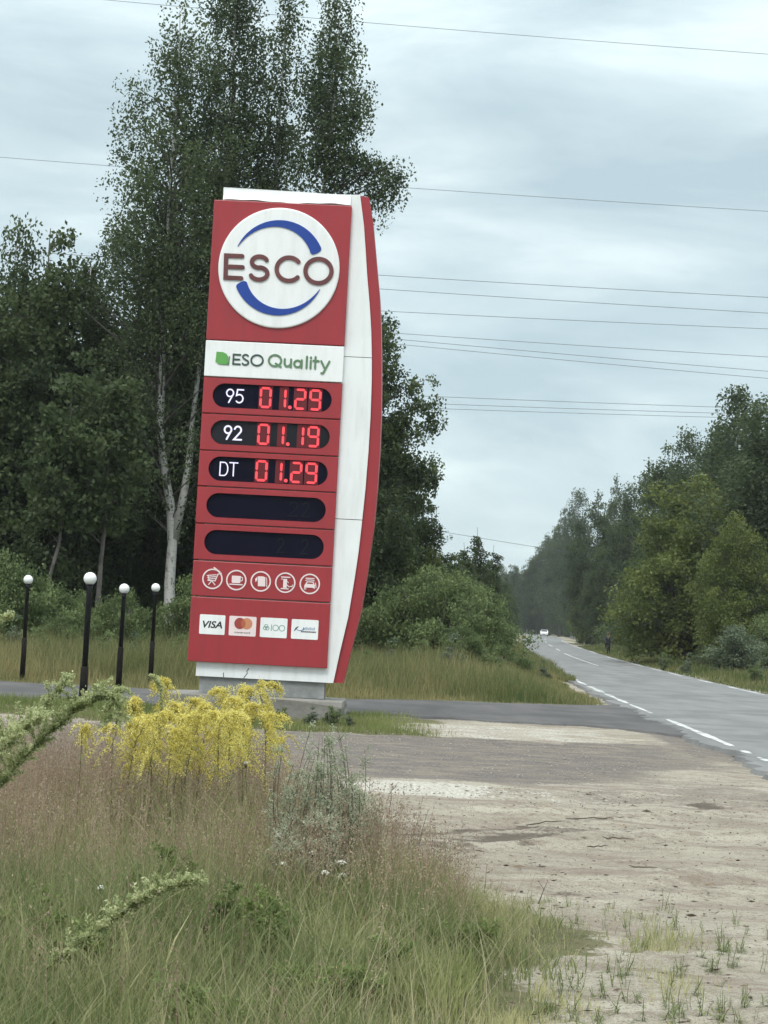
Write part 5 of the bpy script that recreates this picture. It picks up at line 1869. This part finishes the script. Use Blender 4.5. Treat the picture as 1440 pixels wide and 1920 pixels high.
plume_weed([(-2.75, 9.9, 0), wp(-130, 1560, 9.9), wp(-40, 1430, 9.9), wp(55, 1355, 9.9), wp(125, 1275, 9.9)], 'pale weed whose straight tip points up right past the lamp posts', 401, 0.12, 150)
plume_weed([(-2.45, 10.2, 0), wp(-60, 1560, 10.2), wp(20, 1450, 10.1), wp(95, 1372, 10.0), wp(155, 1325, 9.9), wp(205, 1310, 9.85), wp(216, 1350, 9.8)], 'thick pale weed arching right, its end hanging over before the goldenrod', 402, 0.135, 200)
plume_weed([(-2.6, 9.5, 0), wp(-120, 1620, 9.5), wp(-60, 1480, 9.5), wp(15, 1395, 9.5), wp(75, 1350, 9.5)], 'dark lower weed at the left edge under the two arching ones', 403, 0.15, 150)
plume_weed([(-2.5, 8.8, 0), wp(-160, 1400, 8.8), wp(-60, 1215, 8.8), wp(-5, 1165, 8.8), wp(22, 1156, 8.8)], 'weed of which only the nodding tip enters the photo at the left edge', 404, 0.035, 60)
plume_weed([(-1.75, 8.2, 0), wp(20, 1860, 8.1), wp(110, 1800, 8.0), wp(200, 1735, 8.0), wp(265, 1690, 7.95), wp(320, 1665, 7.9), wp(384, 1655, 7.9)], 'weed lying slanted across the low grass at the bottom left', 405, 0.085, 150, start=0.3)
plume_weed([(-1.35, 13.0, 0), wp(300, 1420, 13.2), wp(302, 1310, 13.2), wp(296, 1280, 13.2), wp(285, 1268, 13.2)], 'pale weed tip sticking out above the left goldenrod plumes', 406, 0.04, 40)


def bush_weed(px, py, d, seed, n_st, spread, label, name='wormwood_bush', leaf='wormwood', lsize=0.0165, count=30):
    rng = np.random.default_rng(seed)
    top = P(px, py, d)
    H = top.z
    t = thing(name, label, 'bush', (top.x, d, -0.03), 0)
    paths, cs, tn = [], [], []
    for k in range(n_st):
        a = rng.uniform(0, 6.28)
        r = spread * rng.uniform(0.15, 1)
        h = H * rng.uniform(0.66, 1.04) * (1 - 0.2 * r / spread)
        e_ = Vector((r * math.cos(a), r * math.sin(a) * 0.8, h))
        pts = curve_pts((0.06 * math.cos(a), 0.06 * math.sin(a), 0), e_, (0.1 * math.cos(a), 0.1 * math.sin(a), 0.06), 8)
        paths.append((pts, 0.004, 0.0012))
        ct = rng.uniform(0.2, 0.8)
        for j in range(9):
            q = rng.uniform(0.25, 0.98)
            i = q * 8
            s0 = pts[int(i)].lerp(pts[min(int(i) + 1, 8)], i - int(i))
            L = 0.16 * (1.15 - q) * rng.uniform(0.5, 1.2) + 0.02
            th = rng.uniform(0, 6.28)
            e2 = s0 + Vector((math.cos(th), math.sin(th), 0.9)).normalized() * L
            paths.append(([s0, e2], 0.0015, 0.0007))
            for _ in range(count):
                w_ = rng.uniform(0.1, 1)
                cs.append(np.array(s0.lerp(e2, w_)) + rng.normal(0, 1, 3) * 0.010)
                tn.append(np.clip(ct + rng.normal(0, .2), 0, 1))
    V, Q = leaf_quads(np.array(cs), lsize, rng, -0.3, 0.45)
    link('leaves', np_mesh('leaves', V, Q, M[leaf], np.repeat(np.array(tn), 4)), t)
    tube_obj('stems', paths, M['drystalk'], t, 4)


bush_weed(606, 1325, 11.6, 501, 54, 0.27, 'feathery grey green wormwood bush at the right end of the meadow, below the footing')
bush_weed(660, 1450, 12.4, 502, 36, 0.22, 'lower twiggy grey green bush spilling over the sand edge')
bush_weed(580, 1480, 11.2, 503, 26, 0.2, 'greyish weed bush among the reddish grass, left of the twiggy one')
bush_weed(610, 1800, 8.6, 504, 14, 0.16, 'low bluish green weed cushion near the bottom of the photo', leaf='weedleaf', lsize=0.026)
for k, (px, py, d, lab) in enumerate(((380, 1840, 7.9, 'leafy green weed at the bottom of the photo right of the slanted weed'), (150, 1700, 8.9, 'leafy weed standing above the slanted one at the left'), (300, 1560, 10.4, 'upright leafy weed in the middle of the reddish grass'), (60, 1640, 9.4, 'leafy green weed near the left photo edge, under the pale arching weeds'), (690, 1760, 9.3, 'leafy green weed near the sand side of the front grass'), (860, 1730, 10.4, 'low dark green weed on the grass tongue reaching onto the sand'))):
    bush_weed(px, py, d, 520 + k, 9, 0.13 if k != 5 else 0.18, lab, 'leafy_weed', 'weedleaf', 0.032, 16)
bush_weed(470, 1640, 9.6, 505, 12, 0.16, 'leafy green weed standing in the grass right of the slanted weed', leaf='weedleaf', lsize=0.024)


def yarrow(px, py, d, seed, label, heads=1, r=0.035):
    rng = np.random.default_rng(seed)
    top = P(px, py, d)
    t = thing('yarrow', label, 'wildflower', (top.x, d, -0.03), 0, 'white yarrow flowers in the meadow')
    H = top.z + 0.03
    paths, V_, Q_ = [], [], []
    for k in range(heads):
        mbf = MB()
        hx = 0 if k == 0 else rng.uniform(-.09, .09)
        hz = H if k == 0 else H - rng.uniform(0.03, 0.10)
        e_ = Vector((hx, rng.uniform(-.03, .03), hz))
        paths.append((curve_pts((0, 0, 0), e_, (0.02, 0, 0), 6), 0.003, 0.0018))
        for j in range(26):
            a = rng.uniform(0, 6.28)
            q = math.sqrt(rng.uniform(0, 1)) * r
            c = e_ + Vector((q * math.cos(a), q * math.sin(a), 0.012 - 3.5 * q * q / r * 0.2 + rng.uniform(-.003, .003)))
            paths.append(([e_ - Vector((0, 0, 0.03)), c], 0.0009, 0.0006))
            bm = bmesh.new()
            bmesh.ops.create_icosphere(bm, subdivisions=1, radius=0.0075 * rng.uniform(0.7, 1.2))
            for v in bm.verts:
                v.co = Vector((v.co.x, v.co.y, v.co.z * 0.55)) + c
            mbf.bm(bm)
        mbf.build('flower_head', M['petal'], t, True)
    tube_obj('stem', paths, M['stalk'], t, 4)
    V, Q = long_leaves(curve_pts((0, 0, 0), (0, 0, H * 0.9), (0.02, 0, 0), 6), 12, 0.07, rng)
    link('leaves', np_mesh('leaves', V, Q, M['weedleaf'], np.repeat(rng.uniform(0, 1, len(Q)), 4)), t)


yarrow(639, 1618, 11.0, 601, 'white yarrow with the brightest double flower head near the sand edge', 2, 0.030)
yarrow(609, 1636, 10.9, 602, 'white yarrow just lower left of the brightest one', 1, 0.024)
yarrow(524, 1566, 11.4, 603, 'white yarrow in the reddish grass, highest of its group', 2, 0.022)
yarrow(532, 1620, 11.0, 604, 'small faded yarrow below the one in the reddish grass', 1, 0.018)
yarrow(586, 1600, 11.2, 605, 'single small yarrow between the reddish grass and the bright yarrow', 1, 0.016)
yarrow(188, 1667, 9.6, 606, 'tiny white yarrow in the green grass at the left', 1, 0.014)
yarrow(461, 1432, 12.8, 607, 'white yarrow under the right goldenrod plumes', 1, 0.022)


def dry_stalk(pts_px, d, label, seed, straw=False, twigs=3, r=0.0035):
    rng = np.random.default_rng(seed)
    pts = [P(px, py, d) for px, py in pts_px]
    b0 = pts[0].copy()
    b0.z = -0.03
    pts = [b0.copy()] + pts if pts[0].z > 0.02 else pts
    t = thing('dry_stalk', label, 'plant stalk', b0, 0, 'dry stalks at the meadow edge')
    loc_ = [p - b0 for p in pts]
    paths = [(loc_, r, r * 0.45)]
    for k in range(twigs):
        i = rng.uniform(0.4, 0.95) * (len(loc_) - 1)
        s0 = loc_[int(i)].lerp(loc_[min(int(i) + 1, len(loc_) - 1)], i - int(i))
        th = rng.choice([-1, 1])
        e_ = s0 + Vector((th * rng.uniform(.02, .05), 0, rng.uniform(0.02, 0.06)))
        paths.append(([s0, e_], r * 0.6, r * 0.35))
    tube_obj('stem', paths, M['strawstalk' if straw else 'drystalk'], t, 5)
    cs = []
    for pth, *_ in paths[1:]:
        for _ in range(5):
            cs.append(np.array(pth[1]) + rng.normal(0, 0.006, 3))
    cs += [np.array(loc_[-1]) + rng.normal(0, 0.006, 3) for _ in range(8)]
    V, Q = leaf_quads(np.array(cs), 0.013, rng, -0.3, 0.5)
    link('seed_head', np_mesh('seed_head', V, Q, M['redgrass'], np.repeat(rng.uniform(0, .4, len(Q)), 4)), t)


dry_stalk([(722, 1600), (728, 1540), (733, 1500), (735, 1472)], 13.6, 'tall thin dark stalk standing alone before the pale sand', 701)
dry_stalk([(786, 1580), (795, 1545), (803, 1518)], 13.9, 'short curved dark stalk right of the tall one', 702, twigs=1)
dry_stalk([(765, 1590), (772, 1570), (779, 1553)], 13.7, 'stubby dark stalk between the tall and the curved one', 703, twigs=1)
dry_stalk([(1010, 1695), (1018, 1672), (1027, 1652)], 12.3, 'small dark stalk at the right tip of the grass', 704, twigs=1)
dry_stalk([(908, 1675), (911, 1645), (913, 1620)], 12.6, 'thin dark stalk at the middle of the grass edge', 705, twigs=1, r=0.0022)
dry_stalk([(690, 1830), (715, 1790), (735, 1768)], 9.4, 'pale straw stalk leaning right in the front grass', 706, True, 0, 0.0025)
dry_stalk([(0, 1530), (22, 1500), (45, 1482), (72, 1480)], 9.8, 'pale bent straw at the left edge of the photo', 707, True, 0, 0.0022)
dry_stalk([(70, 1600), (66, 1555), (58, 1520)], 10.2, 'pale straw with curled tip near the left edge', 708, True, 2, 0.0022)
dry_stalk([(660, 1640), (690, 1520), (694, 1460)], 13.2, 'grey forked twig leaning out of the wormwood', 709, twigs=4)
dry_stalk([(595, 1650), (625, 1560), (670, 1505), (705, 1545)], 12.4, 'dark branch arching out of the wormwood over the sand', 710, twigs=5)


# seedlings on the bare sand
def seedling_meshes(seed):
    rng = np.random.default_rng(seed)
    paths, V_, T_ = [], [], []
    for s_ in range(rng.integers(2, 5)):
        e_ = Vector((rng.uniform(-.035, .035), rng.uniform(-.03, .03), rng.uniform(0.05, 0.11)))
        pts = curve_pts((rng.uniform(-.02, .02), rng.uniform(-.02, .02), 0), e_, (rng.uniform(-.01, .01), 0, 0), 5)
        paths.append((pts, 0.0016, 0.0009))
        V, Q = long_leaves(pts, 12, 0.040, rng, 0.1, 1.0)
        V_.append(V)
    V = np.concatenate(V_)
    Q = np.arange(len(V)).reshape(-1, 4)
    lm = np_mesh('leaves', V, Q, M['weedleaf'], np.repeat(rng.uniform(0, 1, len(Q)), 4))
    mb = MB()
    for pts, r0, r1 in paths:
        mb.tube(pts, [r0 + (r1 - r0) * k / 5 for k in range(6)], 4)
    sm_ = bpy.data.meshes.new('stem')
    sm_.from_pydata(mb.v, [], mb.f)
    sm_.materials.append(M['stalk'])
    return lm, sm_


SEEDL = [seedling_meshes(800 + k) for k in range(5)]
rg = np.random.default_rng(55)
cnt = 0
while cnt < 150:
    y = rg.uniform(8.2, 12.6)
    xmax = 0.2 * y + 0.1
    x = rg.uniform(0.7, xmax + 0.25)
    if x < meadow_edge(y) + 0.05 or (y > 11.2 and rg.uniform() < 0.6):
        continue
    lm, stm = SEEDL[cnt % 5]
    t = thing('seedling', 'small green seedling sprouting from the bare sand at the lower right', 'seedling', (x, y, -0.015), rg.uniform(0, 6.28), 'seedlings on the sand')
    s_ = rg.uniform(0.5, 1.35)
    t.scale = (s_, s_, s_ * rg.uniform(0.8, 1.2))
    link('leaves', lm, t)
    link('stem', stm, t)
    cnt += 1

# twigs and stones on the sand
for k, (a, b, d0, lab) in enumerate((((1180, 1627), (1232, 1630), 14.6, 'dark stick lying alone on the pale sand at the right'), ((1060, 1538), (1165, 1534), 17.0, 'long dark root lying along the tyre track'), ((1130, 1573), (1190, 1575), 16.0, 'dark twig between the track and the lone stick'), ((1100, 1590), (1140, 1588), 15.6, 'short dark twig left of the lone stick'), ((985, 1548), (1060, 1540), 16.6, 'thin dark twig at the left end of the root'))):
    def g(px, py):
        dd = d0
        for _ in range(30):
            z_ = P(px, py, dd).z
            dd = dd * CAMZ / (CAMZ - z_)
        p_ = P(px, py, dd)
        return Vector((p_.x, p_.y, 0.004))
    A, B = g(*a), g(*b)
    r_ = random.Random(k)
    pts = [A.lerp(B, q / 6) + Vector((0, r_.uniform(-.03, .03), r_.uniform(0, .015))) for q in range(7)]
    pts = [p_ - A for p_ in pts]
    mb = MB()
    mb.tube(pts, [0.003, 0.006, 0.0055, 0.005, 0.005, 0.004, 0.002], 6)
    o = mb.build('dry_twig', M['drystalk'], None, True)
    o.location = A
    tag(o, lab, 'twig', 'dry twigs on the sand')


def crumbs(name, label, n, gen, r0, r1, mat, seed):
    rng = np.random.default_rng(seed)
    x, y = gen(rng, n)
    n = len(x)
    bm = bmesh.new()
    bmesh.ops.create_icosphere(bm, subdivisions=1, radius=1)
    bv = np.array([v.co[:] for v in bm.verts])
    bf = np.array([[v.index for v in f.verts] for f in bm.faces])
    bm.free()
    s_ = (r0 + (r1 - r0) * rng.uniform(0, 1, n) ** 3)[:, None, None]
    V = bv[None] * s_ * rng.uniform(0.6, 1.3, (n, 1, 3)) * rng.uniform(0.8, 1.2, (n, len(bv), 1))
    V[..., 2] *= 0.6
    V += np.stack([x, y, np.full(n, -0.008)], 1)[:, None, :]
    Fc = (bf[None] + (np.arange(n) * len(bv))[:, None, None]).reshape(-1, 3)
    me = bpy.data.meshes.new(name)
    me.from_pydata(V.reshape(-1, 3).tolist(), [], Fc.tolist())
    me.materials.append(mat)
    tag(link(name, me), label, 'gravel', kind='stuff')


M['litter'] = leaf_mat('dry_litter', (0.07, 0.05, 0.038), (0.34, 0.27, 0.19), 0.1, 0.9)


def litter():
    rng = np.random.default_rng(95)
    n = 5200
    y = 8.2 + 13 * rng.uniform(0, 1, n) ** 1.15
    x = rng.uniform(0.2, 4.6, n)
    k = (x > meadow_edge(y) - 0.1) & (rng.uniform(size=n) < np.clip(0.45 + 0.55 * fld(x * 0.5, y, 96, 1.6), 0.05, 1))
    x, y = x[k], y[k]
    n = len(x)
    a = rng.normal(0.15, 0.5, n)
    L = rng.uniform(0.012, 0.060, n) * (1 + 0.8 * (rng.uniform(size=n) < 0.06))
    w_ = L * rng.uniform(0.06, 0.35, n) * 0.5
    d = np.stack([np.cos(a), np.sin(a), rng.normal(0, 0.10, n)], 1) * L[:, None] * 0.5
    s_ = np.stack([-np.sin(a), np.cos(a), rng.normal(0, 0.4, n)], 1) * w_[:, None]
    c = np.stack([x, y, np.full(n, 0.006)], 1)
    V = np.stack([c - d, c + s_, c + d, c - s_], 1).reshape(-1, 3)
    tt = np.clip(rng.beta(0.8, 1.6, n), 0, 1)
    tag(link('dry_litter', np_mesh('dry_litter', V, np.arange(4 * n).reshape(-1, 4), M['litter'], np.repeat(tt, 4))), 'bits of dead stalk and bark strewn over the sand', 'litter', kind='stuff')


litter()
M['stone'] = plain('pale_stone', (0.36, 0.34, 0.30), 0.9, 0.2, 0.35, 9.0)
M['darkcrumb'] = plain('dark_crumbs', (0.12, 0.10, 0.08), 0.9, 0.2, 0.4, 9.0)
crumbs('gravel_crumbs', 'pale gravel crumbs scattered over the grey access band', 3000, lambda r, n: (r.uniform(-6, 5.3, n), r.uniform(20.2, 31, n)), 0.004, 0.017, M['stone'], 91)
crumbs('litter_crumbs', 'dark crumbs of bark and earth scattered over the sand', 3200, lambda r, n: ((lambda y: (r.uniform(0.3, 4.4, n), y))(r.uniform(8, 21.5, n))), 0.002, 0.010, M['darkcrumb'], 92)

# ------------------------------------------------------------------ cyclist and car far down the road
def skin_obj(name, verts, edges, radii, mat, parent=None, sub=1):
    me = bpy.data.meshes.new(name)
    me.from_pydata(verts, edges, [])
    o = link(name, me, parent)
    me.materials.append(mat)
    sk = o.modifiers.new('skin', 'SKIN')
    sk.use_smooth_shade = True
    if not me.skin_vertices:
        bm = bmesh.new()
        bm.from_mesh(me)
        bm.verts.layers.skin.verify()
        bm.to_mesh(me)
        bm.free()
    for i, sv in enumerate(me.skin_vertices[0].data):
        sv.radius = (radii[i], radii[i])
        sv.use_root = i == 0
    ss = o.modifiers.new('sub', 'SUBSURF')
    ss.levels = sub
    ss.render_levels = sub
    return o


M['skin'] = plain('skin', (0.17, 0.11, 0.085), 0.6, 0.3, 0.1)
M['jacket'] = plain('dark_blue_jacket', (0.035, 0.038, 0.055), 0.8, 0.2, 0.2)
M['trousers'] = plain('black_trousers', (0.016, 0.016, 0.018), 0.85, 0.2, 0.2)
M['hair'] = plain('dark_hair', (0.03, 0.022, 0.016), 0.7, 0.2, 0.2)
M['rubber'] = plain('rubber', (0.012, 0.012, 0.012), 0.9, 0.2)
M['bikeframe'] = plain('dark_bicycle_frame', (0.03, 0.03, 0.035), 0.4, 0.5, 0.1, 6, 0.3)
M['carwhite'] = plain('white_car_paint', (0.80, 0.81, 0.80), 0.3, 0.5, 0.03)
M['carglass'] = plain('car_glass', (0.02, 0.025, 0.03), 0.1, 0.5)
M['lampglass'] = plain('headlamp_glass', (0.6, 0.6, 0.58), 0.2, 0.6)

cd = 150.0
cp = P(1152, 1228, cd)
cx = cp.x - 0.55
bike = thing('bicycle', 'dark bicycle ridden along the right road edge', 'bicycle', (cx, cd, 0.02), math.radians(-8))
# local: +y is away from the camera; the rider comes toward the camera (front wheel at -y)
for yy in (-0.52, 0.52):
    wt = MB()
    pts = [(0, yy + 0.335 * math.cos(2 * PI * k / 24), 0.345 + 0.335 * math.sin(2 * PI * k / 24)) for k in range(25)]
    wt.tube(pts, 0.022, 6, cap=False)
    wo = wt.build('wheel', M['rubber'], bike, True)
    sp_ = MB()
    for k in range(8):
        a = 2 * PI * k / 8
        sp_.tube([(0, yy, 0.345), (0, yy + 0.32 * math.cos(a), 0.345 + 0.32 * math.sin(a))], 0.003, 4)
    sp_.build('spokes', M['bikeframe'], wo)
fr = MB()
for a, b in (((0, 0.52, .345), (0, 0.05, .30)), ((0, 0.05, .30), (0, 0.20, .80)), ((0, 0.52, .345), (0, 0.18, .72)), ((0, 0.18, .74), (0, -0.36, .82)), ((0, 0.05, .30), (0, -0.38, .74)), ((0, -0.35, .95), (0, -0.40, .70)), ((0.05, -0.40, .70), (0.05, -0.52, .345)), ((-0.05, -0.40, .70), (-0.05, -0.52, .345)), ((-.05, -.40, .70), (.05, -.40, .70))):
    fr.tube([a, b], 0.018, 6)
fr.build('frame', M['bikeframe'], bike, True)
hb = MB()
hb.tube([(-0.29, -0.28, 1.02), (-0.15, -0.36, 1.03), (0, -0.36, 0.98), (0.15, -0.36, 1.03), (0.29, -0.28, 1.02)], 0.015, 6)
hb.build('handlebar', M['bikeframe'], bike, True)
sa = MB()
sa.box(-0.07, 0.07, 0.08, 0.34, 0.80, 0.86, 0, 0.02)
sa.build('saddle', M['rubber'], bike)
pd = MB()
pd.tube([(0.10, 0.05, 0.30), (0.10, -0.02, 0.14), (0.18, -0.02, 0.14)], 0.012, 5)
pd.tube([(-0.10, 0.05, 0.30), (-0.10, 0.12, 0.46), (-0.18, 0.12, 0.46)], 0.012, 5)
pd.tube([(-0.10, 0.05, 0.30), (0.10, 0.05, 0.30)], 0.014, 5)
pd.build('pedals', M['bikeframe'], bike)
rider = thing('person', 'person in dark clothes riding the bicycle toward the camera', 'person', (cx, cd, 0.02), math.radians(-8))
V = [(0, .20, .93), (0, .16, 1.12), (0, .08, 1.36), (0, .05, 1.46), (0, .03, 1.54), (0, .01, 1.63), (0, 0.01, 1.71),
     (.17, .09, 1.38), (.25, -.06, 1.18), (.27, -.27, 1.06), (-.17, .09, 1.38), (-.25, -.06, 1.18), (-.27, -.27, 1.06),
     (.10, .18, .90), (.13, -.14, .62), (.14, .00, .20), (.15, -.10, .165), (-.10, .18, .90), (-.13, -.20, .82), (-.14, .10, .53), (-.15, .02, .49)]
Eg = [(0, 1), (1, 2), (2, 3), (3, 4), (4, 5), (5, 6), (2, 7), (7, 8), (8, 9), (2, 10), (10, 11), (11, 12), (0, 13), (13, 14), (14, 15), (15, 16), (0, 17), (17, 18), (18, 19), (19, 20)]
Rd = [.13, .14, .15, .06, .075, .098, .07, .062, .047, .036, .062, .047, .036, .095, .065, .042, .04, .095, .065, .042, .04]
skin_obj('body', V, Eg, Rd, M['skin'], rider, 2)
jk = [0, 1, 2, 7, 8, 9, 10, 11, 12]
mp_ = {a: i for i, a in enumerate(jk)}
jv = [V[a] for a in jk]
jv[mp_[9]] = tuple(Vector(V[8]).lerp(Vector(V[9]), .85))
jv[mp_[12]] = tuple(Vector(V[11]).lerp(Vector(V[12]), .85))
skin_obj('jacket', jv, [(mp_[a], mp_[b]) for a, b in Eg if a in mp_ and b in mp_], [Rd[a] * 1.18 + .008 for a in jk], M['jacket'], rider, 2)
tk = [0, 13, 14, 15, 17, 18, 19]
mp_ = {a: i for i, a in enumerate(tk)}
skin_obj('trousers', [V[a] for a in tk], [(mp_[a], mp_[b]) for a, b in Eg if a in mp_ and b in mp_], [Rd[a] * 1.15 + .01 for a in tk], M['trousers'], rider, 2)
skin_obj('hair', [(0, .06, 1.66), (0, .03, 1.735), (0, -.02, 1.74)], [(0, 1), (1, 2)], [.088, .075, .06], M['hair'], rider, 2)
mbn = MB()
mbn.prism([(-.018, 1.60), (.018, 1.60), (.0, 1.65)], -.118, -.08)
mbn.build('nose', M['skin'], rider)
for s_ in (-1, 1):
    mbn = MB()
    mbn.box(s_ * .038 - .012, s_ * .038 + .012, -.100, -.08, 1.645, 1.660, 0, .003)
    mbn.build('eye', M['hair'], rider)
    skin_obj('shoe', [(s_ * .145, .02 if s_ > 0 else .12, .17 if s_ > 0 else .50), (s_ * .15, -.12 if s_ > 0 else -.02, .155 if s_ > 0 else .475)], [(0, 1)], [.055, .042], M['rubber'], rider, 1)

# car coming toward the camera
kd_ = 445.0
kp = P(1020, 1194, kd_)
car = thing('car', 'small white car coming up the far end of the road', 'car', (kp.x, kd_, 0.022), math.radians(-6))
prof = [(-2.1, .30), (-2.15, .55), (-2.05, .82), (-1.15, .98), (-0.45, 1.46), (0.9, 1.50), (1.75, 1.08), (2.1, 1.0), (2.15, .5), (2.1, .30)]
mb = MB()
bm = bmesh.new()
for hw0, rows_ in ((0.86, prof),):
    L_ = [bm.verts.new((-hw0 * (0.80 if z > 1.3 else 1.0), y, z)) for y, z in rows_]
    R_ = [bm.verts.new((hw0 * (0.80 if z > 1.3 else 1.0), y, z)) for y, z in rows_]
    for k in range(len(rows_)):
        j = (k + 1) % len(rows_)
        bm.faces.new((L_[k], R_[k], R_[j], L_[j]))
    bm.faces.new(L_[::-1])
    bm.faces.new(R_)
bmesh.ops.recalc_face_normals(bm, faces=list(bm.faces))
bmesh.ops.bevel(bm, geom=list(bm.edges), offset=0.05, segments=2, affect='EDGES', profile=0.5)
mb.bm(bm)
body = mb.build('body', M['carwhite'], car)
mb = MB()
mb.poly([(-.72, -1.09, 1.04), (.72, -1.09, 1.04), (.62, -.52, 1.43), (-.62, -.52, 1.43)])
mb.poly([(.72, -1.04, 1.02), (-.72, -1.04, 1.02), (-.62, -.47, 1.41), (.62, -.47, 1.41)])
o = mb.build('windscreen', M['carglass'], car)
for v in o.data.vertices:
    v.co += Vector((0, -.02, .03))
for s_ in (-1, 1):
    mb = MB()
    mb.box(s_ * .62 - .17, s_ * .62 + .17, -2.16, -2.05, .62, .78, 0, .02)
    mb.build('headlight', M['lampglass'], car)
    mb = MB()
    mb.box(s_ * .93 - .07, s_ * .93 + .07, -.95, -.83, 1.0, 1.12, 0, .02)
    mb.build('wing_mirror', M['carwhite'], car)
    for yy in (-1.35, 1.35):
        mb = MB()
        mb.tube([(s_ * .68, yy, .31), (s_ * .88, yy, .31)], 0.31, 20)
        wo = mb.build('wheel', M['rubber'], car)
        mb = MB()
        mb.tube([(s_ * .875, yy, .31), (s_ * .89, yy, .31)], 0.19, 14)
        mb.build('rim', M['lampglass'], wo)
mb = MB()
mb.box(-.35, .35, -2.18, -2.12, .42, .58, 0, .01)
mb.build('grille', M['rubber'], car)


# ------------------------------------------------------------------ air
hm = bpy.data.materials.new('air')
hm.use_nodes = True
ht = hm.node_tree
ht.nodes.clear()
ho = ht.nodes.new('ShaderNodeOutputMaterial')
hv = ht.nodes.new('ShaderNodeVolumePrincipled')
hv.inputs['Color'].default_value = (0.86, 0.93, 0.97, 1)
hv.inputs['Density'].default_value = 0.00017
ht.links.new(hv.outputs[0], ho.inputs['Volume'])
mb = MB()
mb.box(-610, 610, -160, 910, -1.3, 62)
tag(mb.build('haze', hm), kind='stuff')
